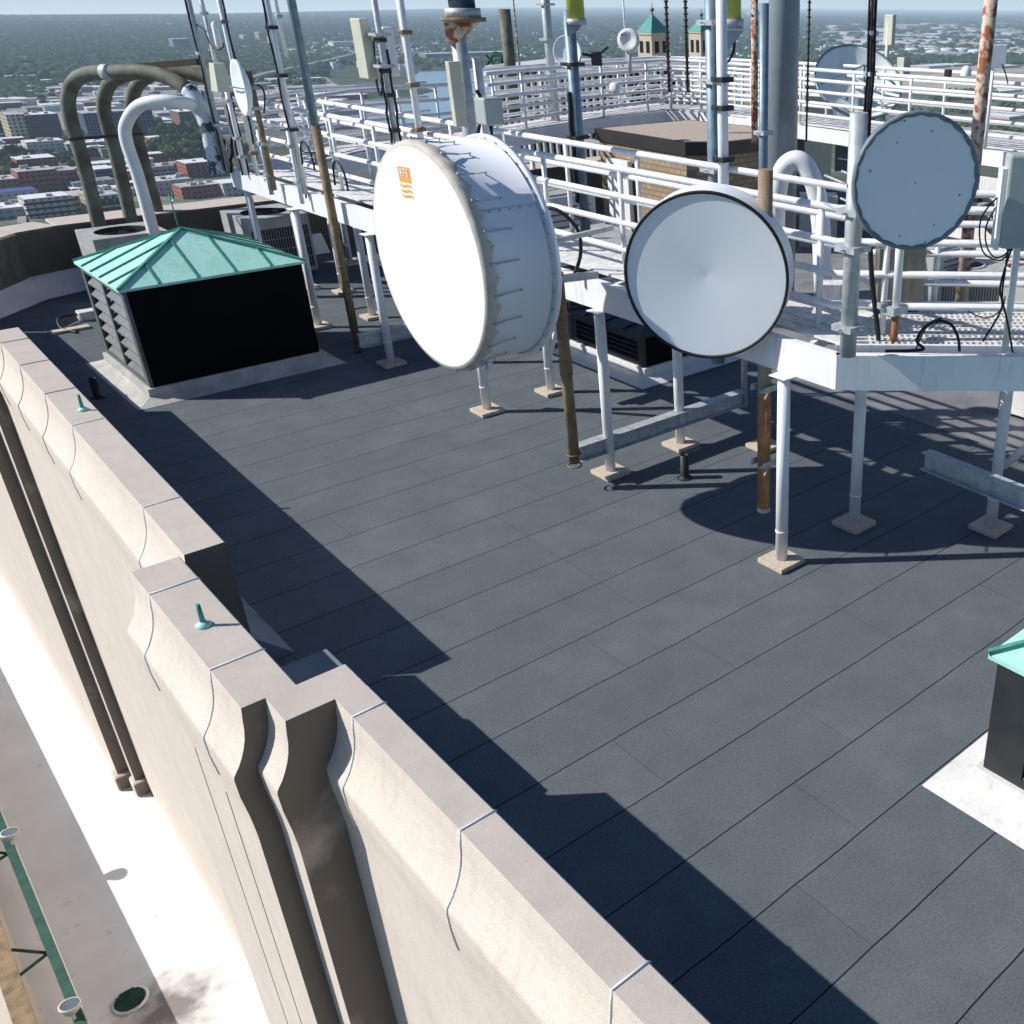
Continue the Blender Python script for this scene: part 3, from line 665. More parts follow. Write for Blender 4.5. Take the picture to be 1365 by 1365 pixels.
# orange logo, drawn on the face plane
def F(u, v, off=.006): return PX(u, v, C1.x-off)
lg = MB(); pl = [F(529, 221), F(545, 224), F(549, 245), F(533, 242)]
def quad(pts, off=(0, 0, 0)): return [tuple(Vector(p_)+Vector(off)) for p_ in pts]
th = Vector((.003, 0, 0))
lg.hexa([p_+th for p_ in pl]+pl); lg.build('logo_square', 'orange', d1)
for i in range(3):
    s0 = MB(); ua, va = 533+i*1.7, 243.5+i*7
    top = []; bot = []
    for k in range(9):
        f = k/8; wv = math.sin(f*2*math.pi)*1.4
        top.append(F(ua+f*15+.0, va+f*5.2+wv, .007)); bot.append(F(ua+f*15+.7, va+3.6+f*5.2+wv, .007))
    for k in range(8): s0.hexa([bot[k]+th, bot[k+1]+th, top[k+1]+th, top[k]+th, bot[k], bot[k+1], top[k+1], top[k]])
    s0.build('logo_wave', 'orange', d1)
yax = (F(531, 226)-F(533.6, 238.5)).normalized(); xax = (F(544, 228)-F(531, 225.8)).normalized(); zax = xax.cross(yax).normalized(); yax = zax.cross(xax)
rm = Matrix((xax, yax, zax)).transposed()
text('RFS', .14, F(538, 231, .011), rm, 'radome', d1, 'logo_lettering', .001)
# mounting frame behind it
mt = thing_part('mount_frame', d1)
MB().tube([(8.02, 12.72, .22), (8.02, 12.72, 5.3)], .085, 16).build('mast_pipe', 'rust_brown', mt) if False else None
MB().bar((7.05, 11.5, 3.4), (7.05, 12.6, 3.4), .1, .1).bar((7.05, 11.5, 4.6), (7.05, 12.6, 4.6), .1, .1).bar((7.12, 11.7, 3.3), (7.12, 11.7, 4.7), .08, .08).bar((7.12, 12.4, 3.3), (7.12, 12.4, 4.7), .08, .08).bar((7.12, 12.1, 3.5), (8.6, 12.3, 3.35), .1, .1).bar((7.12, 12.3, 3.9), (9.1, 12.5, 3.95), .07, .07).build('frame', 'galv', mt)
tag(MB().tube(bez([(8.0, 13.9, 3.9), (8.35, 13.1, 4.25), (8.6, 12.75, 4.0), (8.62, 12.7, 3.6), (8.5, 12.8, 3.2)]), .03, 8).build('waveguide_cable', 'black'), 'thick black cable looping from the back of the huge drum dish to the walkway', 'cable')
# 2: cone-faced dish
def dish(c, az, R, face, depth, back, name, label, rimm, facem, backm, cone=0, rimw=.02, loc=None, seg=72):
    ax = Vector((math.cos(rad(az)), math.sin(rad(az)), 0)); c = Vector(c)
    t = thing(name, label, 'antenna dish', c-ax*depth)
    MB().lathe(c, ax, [(cone+.0, 0), (cone*.66, R*.33), (cone*.33, R*.66), (0, R*.985)], seg, False if False else True).build('radome', facem, t)
    MB().lathe(c, ax, [(.0, R*.975), (.02, R*.985), (.02, R*1.012), (-.03, R*1.012), (-.03, R*.99)], seg).build('rim', rimm, t)
    MB().lathe(c, ax, [(-.03, R*.985), (-.04, R*1.0), (-depth, R*1.0), (-depth-.01, R*1.02), (-depth-.05, R*1.02), (-depth-.05, R*.97), (-depth-back*.5, R*.72), (-depth-back*.9, R*.35), (-depth-back, 0)], seg).build('shroud', backm, t)
    return t, ax
d2, ax2 = dish((8.06, 9.19, 3.96), 217, 1.03, 'c', .42, .35, 'radome_dish', 'round blue-white dish with a shallow cone face and thin black rim', 'black', 'radome_blue', 'shroud', cone=-.065)
b2 = Vector((8.06, 9.19, 3.96))-ax2*.95; P3P = PD(1018, 679, 12.5); P3P.z = 0
MB().bar(b2+ax2*.25, b2-ax2*.15, .3, .3).bar(b2-ax2*.1+Vector((0, 0, .35)), P3P+Vector((0, .05, 4.25)), .08, .08).bar(b2-ax2*.1-Vector((0, 0, .35)), P3P+Vector((0, .05, 3.55)), .08, .08).build('mount_frame', 'galv', d2)
# 3: flat shaded dish with scalloped cover edge
c3 = Vector((8.72, 6.55, 5.33)); ax3 = Vector((math.cos(rad(238.5)), math.sin(rad(238.5)), 0))
d3 = thing('covered_dish', 'flat-faced blue-grey dish with scalloped cover edge beside the galvanised pole', 'antenna dish', c3-ax3*.2)
MB().lathe(c3, ax3, [(.006, 0), (.008, .5), (0, .672)], 72).build('radome', 'radome_blue', d3)
sv = []; nn_ = 144; sd = ax3.cross(Vector((0, 0, 1))).normalized()
for k in range(nn_):
    t = 2*math.pi*k/nn_; e = .016*abs(math.sin(t*12)); dr_ = sd*math.cos(t)+Vector((0, 0, 1))*math.sin(t)
    for h, r in ((.001, .665-e), (.016, .672-e), (.012, .70), (-.05, .705), (-.055, .69)): sv.append(c3+ax3*h+dr_*r)
MB().add(sv, [(5*k+j, 5*((k+1) % nn_)+j, 5*((k+1) % nn_)+j+1, 5*k+j+1) for k in range(nn_) for j in range(4)], True).build('scalloped_rim', mat('rim_grey', (.20, .24, .28), (.14, .17, .2), .5, sc=12), d3)
MB().lathe(c3, ax3, [(-.05, .69), (-.12, .66), (-.22, .42), (-.27, 0)], 48).build('reflector_back', 'white_old', d3)
for (u, v) in ((1242, 175), (1196, 190), (1160, 228), (1220, 244), (1279, 260), (1199, 314), (1245, 300), (1206, 161), (1233, 323)):
    q = ray(u, v); tt = (c3+ax3*.011-EYE).dot(ax3)/q.dot(ax3); q = EYE+q*tt
    MB().lathe(q, ax3, [(.0, .010+.005*random.random()), (.003, 0)], 8).build('stain', 'galv_blue', d3)
MB().bar(c3-ax3*.24, c3-ax3*.5+sd*0, .16, .16).bar(c3-ax3*.4+sd*.0, c3-ax3*.3-sd*.72, .07, .07).build('mount_frame', 'galv', d3)

# ================================================================== POLES AND PIPES ON THE WALKWAY
def mast(label, pts, r, m, cat='mast', name='antenna_mast', group=None, clamps=(), clampm='galv', cables=(), n=14):
    a, b = Vector(pts[0]), Vector(pts[-1]); t = thing(name, label, cat, pts[0], group)
    MB().tube(pts, r, n).build('pole', m, t)
    for f in clamps:
        c_ = a+(b-a)*f; MB().box(c_.x-r*1.5, c_.x+r*1.5, c_.y-r*1.5, c_.y+r*1.5, c_.z-.035, c_.z+.035).tube([c_-Vector((r*2.2, 0, 0)), c_+Vector((r*2.2, 0, 0))], .012, 6).tube([c_-Vector((0, r*2.2, 0)), c_+Vector((0, r*2.2, 0))], .012, 6).build('clamp', clampm, t)
    for off, z0, z1, rr in cables:
        pp = [Vector((a.x+off[0]+.01*math.sin(k*1.9), a.y+off[1]+.01*math.cos(k*2.3), z0+(z1-z0)*k/8)) for k in range(9)]
        MB().tube(bez(pp, 3), rr, 6).build('cable', 'black', t)
    return t
XW = 8.45
def wx(u, v, x=XW): return PX(u, v, x)
# P1 two-tone leaning-looking pole
a = wx(479, 474); t = thing('antenna_mast', 'tall steel-blue pole turning rusty brown below, clamped to the walkway left of the drum dish', 'mast', a)
MB().tube(vert(a, a.z, 4.75), .088, 16).build('rusty_length', 'rust_brown', t); MB().tube(vert(a, 4.74, 9.5), .082, 16).build('painted_length', 'galv_blue', t)
for z in (.3, .95, 1.9): MB().tube(vert(a, z, z+.03), .1, 16).bar((a.x, a.y, z+.015), (a.x+.35, a.y-.05, z+.015), .03, .03).build('clamp', 'rust_brown', t)
# P2 brown pipe behind the drum
a = Vector((7.98, 12.45, .18)); a = PY(766, 616, 12.28)
t = thing('mounting_pipe', 'brown rusty pipe hanging below the drum dish, bolted to the I-beam end', 'pipe', a)
MB().tube(vert(a, a.z, 3.5), .088, 18).build('pipe', 'rust_brown', t)
for z in (.42, .62): MB().tube([(a.x+.11*math.cos(q), a.y+.11*math.sin(q), z) for q in [k*math.pi/8 for k in range(17)]], .012, 6, False).build('u_bolt', 'rust_brown', t)
MB().tube(vert(a, 1.95, 2.2), .1, 18).build('collar', 'rust_brown', t)
# P3 orange rust pipe
a = PD(1018, 679, 12.5); tz = PD(1012, 226, 12.5).z
t = thing('mounting_pipe', 'orange-rusted pipe carrying the cone-faced dish, its open end above the floor', 'pipe', a)
MB().tube(vert(a, a.z+.03, 2.35), .093, 20).build('rusty_length', 'rust', t)
MB().tube(vert(a, 2.35, tz), .093, 20).build('weathered_length', mat('zinc_rust_streak', (.30, .31, .28), (.30, .17, .08), .75, sc=4, stretch=(1, 1, .3), fine=.2), t)
MB().tube(vert(a, a.z-.02, a.z+.04), .096, 20).build('end_ring', 'galv', t)
q3 = P(1043, 745, .07)
for z in (1.32, 2.42):
    cl = MB(); 
    cl.box(a.x-.13, a.x+.13, a.y-.13, a.y-.10, z-.04, z+.04).box(a.x-.13, a.x+.13, a.y+.10, a.y+.13, z-.04, z+.04)
    cl.tube([(a.x-.12, a.y-.2, z), (q3.x-.12, q3.y+.25, z)], .012, 6).tube([(a.x+.12, a.y-.2, z), (q3.x+.14, q3.y+.25, z)], .012, 6).tube([(a.x-.2, a.y-.115, z), (a.x+.22, a.y-.115, z)], .012, 6)
    cl.build('clamp', 'galv', t)
# P4 galvanised pole
a = PD(1130, 474, 11.25); b = PD(1145, 150, 11.25)
t4 = mast('thick galvanised grey pole fixed outside the beam corner holding the flat blue dish', [(a.x, a.y, a.z), (a.x, a.y, b.z)], .098, 'galv', clamps=(.13, .47, .62), n=20)
# U-bolts towards the dish
for z in (4.95, 5.25): MB().tube([(a.x-.12, a.y+.05, z), (a.x+.05, a.y+.5, z+.02)], .014, 6).tube([(a.x+.1, a.y, z+.03), (a.x+.28, a.y+.45, z+.05)], .014, 6).build('threaded_rod', 'galv', t4)
# P5 short white and rust post under dish 3
a = PD(1190, 472, 11.9); t = thing('mounting_pipe', 'short white post with rusty lower half clamped to the bottom rail under the flat dish', 'post', a)
MB().tube(vert(a, a.z, a.z+.12), .052, 12).tube(vert(a, a.z+.52, 5.0), .052, 12).build('painted_length', 'white', t)
MB().tube(vert(a, a.z+.1, a.z+.56), .05, 12).build('rusty_length', 'rust', t)
MB().box(a.x-.14, a.x+.14, a.y-.08, a.y+.08, a.z+.52, a.z+.62).box(a.x-.2, a.x+.02, a.y+.08, a.y+.14, a.z+.6, a.z+.66).build('clamp', 'galv', t)
# stainless box behind dish 3
q = PD(1199, 365, 13.2)
t = thing('junction_box', 'brownish stainless cabinet hanging behind the flat blue dish', 'cabinet', q)
bx = ax3.cross(Vector((0, 0, 1))).normalized(); c0 = q
mb = MB(); mb.bar(c0-Vector((0, 0, .36)), c0+Vector((0, 0, .36)), .66, .18, (ax3.x, ax3.y, 0)); mb.build('cabinet', 'steel', t, .01)
mb = MB(); mb.bar(c0-Vector((0, 0, .48))-bx*.3, c0-Vector((0, 0, .48))+bx*.3, .12, .09); mb.build('bracket', 'black_metal', t)
# grey cellular cabinet on the right, its post and cables
pb = PD(1356, 470, 11.6)
t = thing('equipment_cabinet', 'pale grey-green equipment cabinet at the right edge with black cables drooping below', 'cabinet', (pb.x, pb.y, 3.3))
kc = PD(1356, 268, 11.25); side = Vector((1, -1, 0)).normalized(); fr_ = Vector((-1, -1, 0)).normalized()
mb = MB(); cc = kc+side*.05
mb.bar(cc-Vector((0, 0, .5)), cc+Vector((0, 0, .5)), .42, .26, fr_); mb.build('cabinet', 'greybox', t, .03)
MB().bar(cc-side*.24-fr_*.02-Vector((0, 0, .52)), cc-side*.24-fr_*.02+Vector((0, 0, .35)), .05, .22, fr_).build('side_bracket', 'white', t)
pp_ = PD(1339, 470, 11.5); MB().tube(vert(pp_, 3.25, 5.0), .042, 10).build('post', 'white', t)
def cab(pl, d0, r=.013, par=t, m='black'):
    pts = [PD(u, v, d0+(dd if False else 0)) for (u, v) in pl]; MB().tube(bez(pts, 5), r, 6).build('cable', m, par)
cab([(1345, 322), (1340, 360), (1336, 395), (1343, 430), (1350, 470)], 11.35); cab([(1352, 322), (1342, 350), (1333, 385), (1335, 412), (1310, 455)], 11.37)
cab([(1345, 250), (1318, 275), (1306, 300), (1310, 335), (1330, 347), (1342, 340), (1347, 322)], 11.3, .010); cab([(1345, 256), (1325, 280), (1314, 305), (1316, 330), (1328, 344), (1343, 336), (1350, 322)], 11.33, .010)
cab([(1290, 415), (1315, 424), (1335, 412), (1340, 395)], 11.4, .008)
# loose cable hoop lying on the grating
t = thing('cable_coil', 'black cable hoop arching up from the slotted deck below the flat dish', 'cable', PD(1240, 470, 11.5))
cab([(1180, 468), (1230, 466), (1222, 455), (1232, 437), (1250, 428), (1268, 433), (1277, 450), (1279, 468)], 11.4, .02, t); cab([(1220, 468), (1228, 448), (1240, 430), (1256, 424)], 11.5, .012, t); cab([(1160, 330), (1163, 380), (1170, 440), (1172, 470)], 11.9, .035, t)
cab([(1240, 438), (1254, 426)], 11.45, .01, t)
# I-beams near floor level
def ibeam(a, b, label, hgt=.27, wd=.2, m='galv'):
    a, b = Vector(a), Vector(b); z = Vector((0, 0, hgt/2)); t = thing('steel_beam', label, 'steel beam', a, 'spare steel beams under the walkway')
    mb = MB(); mb.bar(a, b, .012, hgt-.025); mb.bar(a+z-Vector((0, 0, .006)), b+z-Vector((0, 0, .006)), wd, .012); mb.bar(a-z+Vector((0, 0, .006)), b-z+Vector((0, 0, .006)), wd, .012)
    mb.build('beam', m, t); return t
yb = 12.3+.1
A_ = PY(752, 603, 12.42); B_ = PY(962, 560, 12.42)
ibeam((8.02, 12.40, .55), (11.7, 12.40, .55), 'white-topped I-beam bolted low to the posts right of the brown pipe')
MB().tube([(11.75, 12.4, .35), (11.75, 12.4, 2.8)], .06, 10).build('hanger_pipe', 'galv', wk)
ibeam((8.05, 20.3, .6), (11.5, 20.3, .6), 'I-beam bolted low to the walkway posts behind the drum dish')
ibeam((8.9, 16.35, 1.9), (12.6, 16.35, 1.9), 'I-beam hung below the walkway between the drum dish and the cone-faced dish')
q0 = PD(1233, 612, 13.0); q1 = PD(1375, 668, 11.6)
ibeam(q0, q0+(q1-q0)*1.6, 'sloping-looking grey I-beam crossing the post near the right edge')
q = P(1322, 700, .07); MB().tube([(q.x+.1, q.y, 1.0), (q.x+1.4, q.y-1.2, 2.7)], .06, 10).build('brace', 'white', wk)
# ------------------------------------------------ far-left mast cluster (outer rail)
def two(u0, v0, x=8.55): return PX(u0, v0, x)
def vmast(label, ub, vb, x, z0, z1, r, m, **k):
    q = PX(ub, vb, x); return mast(label, [(q.x, q.y, z0), (q.x, q.y, z1)], r, m, **k)
G1 = 'antenna masts clustered at the left end of the walkway'
vmast('leftmost grey mast of the cluster, dark cable strapped up its side', 272, 90, 8.55, 3.2, 8.5, .06, 'galv', group=G1, clamps=(.2, .5, .72), cables=(((-.07, -.02), 3.2, 8, .018),))
vmast('slim pale mast just right of the leftmost one, carrying a white canister', 282, 60, 8.75, 3.2, 8.2, .045, 'white_old', group=G1, clamps=(.35, .7))
vmast('pale mast with a dark cable run behind the small white dish', 305, 60, 8.55, 3.3, 8.3, .05, 'white', group=G1, clamps=(.1, .3, .65), clampm='rust_brown', cables=(((.05, -.05), 4, 7.2, .02),))
vmast('white mast banded with black straps between the small dish and the blue pole', 375, 100, 8.6, 3.2, 8.5, .062, 'white', group=G1, clamps=(.25, .45, .62, .75), clampm='black_metal', cables=(((-.08, 0), 4.2, 7.2, .02),))
vmast('thin second tube strapped beside the black-banded white mast', 371, 20, 8.95, 5.9, 8.5, .04, 'white', group=G1, clamps=(.3,))
vmast('dark olive pole behind the small white dish', 350, 180, 8.5, 3.1, 5.6, .06, 'rust_brown', group=G1, clamps=(.4, .7))
vmast('short white stub mast with pointed cap beside the cream box antenna', 280, 160, 8.6, 3.2, 5.0, .05, 'white_old', group=G1, clamps=(.3, .6))
vmast('second short stub mast with pointed cap beside the cream box antenna', 290, 165, 8.6, 3.2, 4.95, .05, 'galv', group=G1, clamps=(.4, .7))
vmast('white mast rising from the rail behind the cream box antenna', 318, 190, 8.6, 3.2, 5.3, .055, 'white', group=G1, clamps=(.2, .4, .8), cables=(((.07, 0), 3.2, 5, .02), ((-.07, .03), 3.2, 4.8, .02)))
vmast('short galvanised tube clamped outside the rail at the foot of the olive pole', 352, 210, 8.45, 3.0, 4.4, .05, 'galv', group=G1, clamps=(.3, .8))
vmast('short white tube at the foot of the black-banded mast', 392, 215, 8.5, 3.0, 4.5, .045, 'white', group=G1, clamps=(.3, .8), cables=(((.1, 0), 3.1, 4.3, .02),))
vmast('thick white tube wrapped in dark straps at the far left rail end', 282, 215, 8.7, 3.0, 4.6, .08, 'white_old', group=G1, clamps=(.2, .5), clampm='black_metal', cables=(((.12, 0), 3.1, 4.6, .03), ((.16, .05), 3.1, 4.3, .03), ((.2, .0), 3.1, 4.2, .03)))
q = PX(289, 47, 8.6); t = thing('canister_antenna', 'small white canister antenna on the slim mast with a drooping black lead', 'antenna', q)
MB().lathe(q-Vector((0, 0, .28)), (0, 0, 1), [(0, 0), (0, .07), (.1, .075), (.5, .07), (.55, .04), (.56, 0)], 18).build('canister', 'white', t)
MB().tube(bez([PX(262, 33, 8.6), PX(272, 40, 8.6), PX(280, 58, 8.6), PX(290, 66, 8.6), PX(298, 62, 8.6), PX(296, 57, 8.6)]), .018, 6).build('cable', 'black', t)
q = PX(293, 103, 8.4); t = thing('box_antenna', 'small cream flared box antenna in the left mast cluster', 'antenna', q)
MB().hexa([q+Vector(v_)*1.0 for v_ in ((-.18, -.22, -.3), (.18, -.22, -.3), (.18, .22, -.3), (-.18, .22, -.3), (-.12, -.16, .3), (.12, -.16, .3), (.12, .16, .3), (-.12, .16, .3))]).build('housing', 'cream', t, .01)
MB().bar(q, q+Vector((.3, .1, 0)), .05, .05).build('bracket', 'galv', t)
t = thing('small_dish', 'small pale round dish seen almost edge-on in the left mast cluster', 'antenna dish', PX(325, 117, 8.3))
c_ = PX(324, 117, 8.3); MB().lathe(c_, (-1, .12, .0), [(0, 0), (.02, .28), (.07, .5), (.09, .56), (.075, .575), (.0, .56), (-.1, .3), (-.13, 0)], 40).build('reflector', 'radome_blue', t)
MB().bar(c_+Vector((-.1, -.54, .0)), c_+Vector((-.1, .54, 0)), .02, .03).build('feed_bar', 'galv_blue', t); MB().bar(c_+Vector((.1, 0, 0)), c_+Vector((.4, -.3, 0)), .08, .08).build('bracket', 'galv', t)
MB().tube(bez([PX(343, 113, 8.5), PX(350, 118, 8.5), PX(353, 130, 8.5), PX(352, 150, 8.5)]), .02, 6).build('cable', 'black', t)
# cable tangles at the foot of the cluster
for i in range(6):
    t = None
    pts = [PX(283+i*5+random.uniform(-2, 2), 186+k*9+random.uniform(-2, 2), 8.6) for k in range(6)]
    tag(MB().tube(bez(pts, 4), .035, 6).build('feeder_cable', 'black' if i % 2 else 'galv'), 'feeder cable hanging in the bundle at the far left end of the walkway', 'cable', 'feeder cables at the walkway end')
for (u, v, lab) in ((408, 205, 'black cable loop at the foot of the black-banded mast'), (452, 232, 'small black cable loop beside the rusty half of the tall pole')):
    q = PX(u, v, 8.6); tag(MB().tube(bez([q+Vector((0, .3, -.25)), q+Vector((0, .22, .12)), q+Vector((0, 0, .25)), q+Vector((0, -.25, .05)), q+Vector((0, -.3, -.3))]), .022, 6).build('cable_loop', 'black'), lab, 'cable')
# ------------------------------------------------ panel antenna and the masts behind the drum
vmast('dark slender mast carrying the cream panel antenna', 516, 110, 8.9, 3.3, 8.4, .055, 'galv', clamps=(.42, .3, .6, .5), clampm='black_metal', cables=(((.09, 0), 4.2, 6.2, .022), ((-.09, 0), 4.6, 6.0, .022)))
q = PX(485, 65, 8.75); t = thing('panel_antenna', 'tall cream rectangular panel antenna on the slender mast', 'antenna', q)
MB().box(q.x-.09, q.x+.09, q.y-.2, q.y+.2, q.z-.5, q.z+.5).build('panel', 'cream', t, .02)
MB().box(q.x, q.x+.3, q.y-.55, q.y-.15, q.z+.22, q.z+.27).box(q.x, q.x+.3, q.y-.55, q.y-.15, q.z-.3, q.z-.25).build('bracket', 'galv', t)
q = PX(517, 68, 9.1); t = thing('radio_unit', 'white remote radio unit behind the slender mast, leads dangling', 'radio unit', q)
MB().box(q.x-.1, q.x+.1, q.y-.15, q.y+.15, q.z-.42, q.z+.4).build('housing', 'white', t, .02)
MB().tube(bez([q+Vector((-.1, .1, -.4)), q+Vector((-.15, .25, -.75)), q+Vector((-.15, .35, -.5)), q+Vector((-.1, .3, .2))]), .022, 6).build('cable', 'black', t)
vmast('white mast clamped with rusty plates above the top of the drum dish', 548, 100, 9.0, 3.3, 8.3, .062, 'white', clamps=(.32, .47, .64, .78), clampm='rust_brown')
vmast('thin white tube strapped alongside the rusty-clamped mast', 533, 20, 9.05, 5.6, 8.3, .04, 'white', clamps=(.2,), clampm='rust_brown')
# bracket with dark blue tube antenna
q = PD(617, 100, 17); t = thing('antenna_mast', 'rust-streaked mast with a triangular bracket under a dark blue tube antenna', 'mast', (q.x, q.y, 3))
MB().tube(vert(q, 3.0, PD(603, 34, 17).z), .12, 14).build('pole', 'galv', t)
q2 = PD(640, 120, 17.2); MB().tube(vert(q2, 3.2, 6.2), .07, 12).build('second_pole', 'white_old', t)
e1, e2 = PD(596, 30, 17), PD(636, 29, 17); f1, f2 = PD(600, 58, 17), PD(612, 57, 17); dd = Vector((.12, .12, 0))
mb = MB(); mb.hexa([f1-dd, f2-dd, f2+dd, f1+dd, e1-dd, e2-dd, e2+dd, e1+dd]); mb.build('bracket', 'rust_pale', t)
q = PD(618, 26, 17); MB().tube(vert(q, q.z-.03, q.z+.03), .34, 24).build('base_plate', 'rust_brown', t); MB().tube(vert(q, q.z+.03, q.z+.16), .27, 24).build('flange', 'galv', t); MB().tube(vert(q, q.z+.16, q.z+2.2), .2, 24).build('tube_antenna', 'bluecyl', t)
q = PD(606, 105, 16.8); MB().box(q.x-.1, q.x+.1, q.y-.06, q.y+.06, q.z-.7, q.z+.25).build('slim_box', 'cream', t, .01)
q = PD(652, 148, 16.5); tg = thing('equipment_box', 'pale blue-grey box on the rail above the drum dish', 'equipment box', q); MB().box(q.x-.16, q.x+.16, q.y-.16, q.y+.16, q.z-.2, q.z+.2).build('housing', 'greybox', tg, .03)
MB().tube(bez([PD(635, 120, 16.5), PD(642, 135, 16.5), PD(640, 160, 16.5), PD(637, 178, 16.5)]), .03, 6).tube(vert(q, q.z-.45, q.z-.2), .025, 6).build('cable', 'black', tg)
# more masts on the far side of the ring
def dmast(label, u, v, d, z0, z1, r, m, **k):
    q = PD(u, v, d); return mast(label, [(q.x, q.y, z0), (q.x, q.y, z1)], r, m, **k)
q = PD(671, 12, 48); dmast('plain olive pole ending just below the horizon beyond the far rail', 677, 60, 48, 2.2, q.z, .26, 'verd_pipe')
dmast('pale mast with several cable clamps left of the yellow tube antenna', 731, 50, 37, 3.2, 8.5, .15, 'galv', clamps=(.3, .5, .7, .9))
dmast('blue-grey pole in front of the round white far dish', 765, 110, 24, 1.4, 6.85, .13, 'galv_blue', clamps=(.2, .52, .8), clampm='black_metal', cables=(((-.16, .0), 2.8, 5.2, .05),))
q = PD(768, 25, 24); t = thing('tube_antenna', 'yellow-green tube antenna on a bracket above the round far dish', 'antenna', q)
MB().tube(vert(q, q.z, q.z+1.6), .19, 20).build('tube', 'yellow', t); MB().tube(vert(q, q.z-.12, q.z), .22, 20).build('flange', 'galv', t)
dd = Vector((.1, .1, 0)); e1, e2, f1, f2 = PD(756, 30, 24), PD(778, 31, 24), PD(758, 48, 24), PD(762, 48, 24); MB().hexa([f1-dd, f2-dd, f2+dd, f1+dd, e1-dd, e2-dd, e2+dd, e1+dd]).build('bracket', 'galv_blue', t)
q = PD(757, 69, 26); t = thing('round_dish', 'round white dish facing the camera beyond the far railing', 'antenna dish', q)
fc = Vector((-.9, -.55, .05)).normalized(); MB().lathe(q, fc, [(.0, 0), (-.02, .2), (.05, .34), (.06, .36), (0, .37), (-.12, .25), (-.15, 0)], 36).build('reflector', 'radome_blue', t)
MB().bar(q-fc*.1, q-fc*.4, .12, .12).box(q.x+.45, q.x+.62, q.y-.5, q.y-.3, q.z-.3, q.z+.0).bar(q-fc*.3, q+Vector((.5, -.4, -.1)), .06, .06).bar(q+Vector((.55, -.4, -.1)), q+Vector((.75, -.6, .1)), .05, .05).build('mount', 'black_metal', t)
q = PD(838, 54, 33); t = thing('round_dish', 'smaller white dish on a short post left of the copper-roofed turret', 'antenna dish', q)
MB().lathe(q, (-.75, -.6, .1), [(.0, 0), (.03, .2), (.08, .33), (0, .34), (-.1, .2), (-.12, 0)], 32).build('reflector', 'radome', t); MB().tube(vert(q, q.z-.9, q.z-.2), .06, 8).bar(q+Vector((0, 0, .1)), q+Vector((-.6, .6, .35)), .04, .04).build('mount', 'galv', t)
# centre poles
dmast('weathered grey pole with clamps standing left of the slim white tube', 951, 120, 16.5, 1.4, 7.6, .115, 'galv_blue', clamps=(.52, .73, .86), cables=(((.12, -.1), 3.2, 6.6, .022),))
dmast('slim white tube banded with dark tape rising behind the cone-faced dish', 963, 120, 15.3, 3.3, 8.0, .078, 'white', clamps=(.35, .5, .58), clampm='black_metal')
q = PD(975, 25, 16.2); t = thing('tube_antenna', 'thick yellow-green tube antenna on a triangular bracket beside the white tube', 'antenna', q)
MB().tube(vert(q, q.z, q.z+1.4), .145, 24).build('tube', 'yellow', t); MB().tube(vert(q, q.z-.13, q.z), .18, 24).build('flange', 'galv', t)
dd = Vector((.12, .12, 0)); e1, e2, f1, f2 = PD(966, 40, 16), PD(992, 40, 16), PD(966, 68, 16), PD(970, 68, 16); MB().hexa([f1-dd, f2-dd, f2+dd, f1+dd, e1-dd, e2-dd, e2+dd, e1+dd]).build('bracket', 'galv_blue', t)
MB().tube(bez([PD(979, 55, 15.9), PD(978, 68, 15.9), PD(972, 80, 15.9), PD(966, 86, 15.9)]), .022, 6).build('cable', 'black', t)
dmast('plain slim blue-grey pole between the white tube and the broad grey mast', 1018, 120, 19, 1.5, PD(1016, 4, 19).z, .085, 'galv_blue', clamps=(.62,))
tag(MB().tube(vert((18.6, 18.2), .02, 15), .37, 40).build('broad_mast', 'grey_paint'), 'very thick smooth grey mast rising from the centre of the roof', 'mast')
dmast('rusty orange pole just left of the slim blue-grey pole', 1006, 50, 31, 3.3, 7.6, .10, 'rust_pale', clamps=(.8,))
dmast('tall pole covered in dark brown cables behind the flat blue dish', 1159, 100, 19, 3.2, 8.6, .055, 'rust_pale', cables=(((.08, .0), 3.4, 8.5, .022), ((-.08, 0), 3.4, 8.5, .022), ((-.01, -.09), 3.4, 8.5, .022), ((-.07, -.06), 3.4, 8.5, .02)), clamps=(.3, .5, .62))
t = dmast('tall pole with flaking cream paint and orange rust near the right edge', 1309, 120, 16.5, 2.2, 8.2, .105, 'rust_pale', clamps=())
for (u, lab, d, rr) in ((1077, 'thin dark chain-like whip antenna right of the broad grey mast', 34, .035), (891, 'dark whip antenna just right of the copper-roofed turret', 40, .05), (916, 'dark whip antenna between the two copper-roofed turrets', 40, .05)):
    q = PD(u, 90, d); mb = MB().tube(vert(q, 3.0 if d == 34 else 4, 9), rr, 6)
    for k in range(26): zz = 4+k*.2; mb.tube(vert(q, zz, zz+.05), rr*1.8, 6)
    tag(mb.build('whip_antenna', 'brownlat'), lab, 'antenna')
q = PD(856, 60, 40); tag(MB().tube(vert(PD(834, 60, 40), 5, 8), .03, 6).build('whip_antenna', 'white'), 'thin white whip antenna above the smaller far dish', 'antenna')
tag(MB().tube(vert(PD(690, 60, 60), 2, 9), .05, 6).build('whip_antenna', 'rust_pale'), 'thin reddish whip antenna beside the plain olive pole', 'antenna')
dmast('short white stub mast with a boxy head near the right rail', 1183, 60, 40, 3, 6.4, .08, 'cream', clamps=(.6,)); 
q = PD(1186, 40, 40); t = thing('panel_antenna', 'small off-white panel antenna on a stub right of the dark cable pole', 'antenna', q); MB().box(q.x-.1, q.x+.1, q.y-.2, q.y+.2, q.z-.5, q.z+.5).box(q.x+.2, q.x+.6, q.y-.6, q.y-.2, q.z-1.7, q.z-.9).build('panel', 'cream', t, .02)
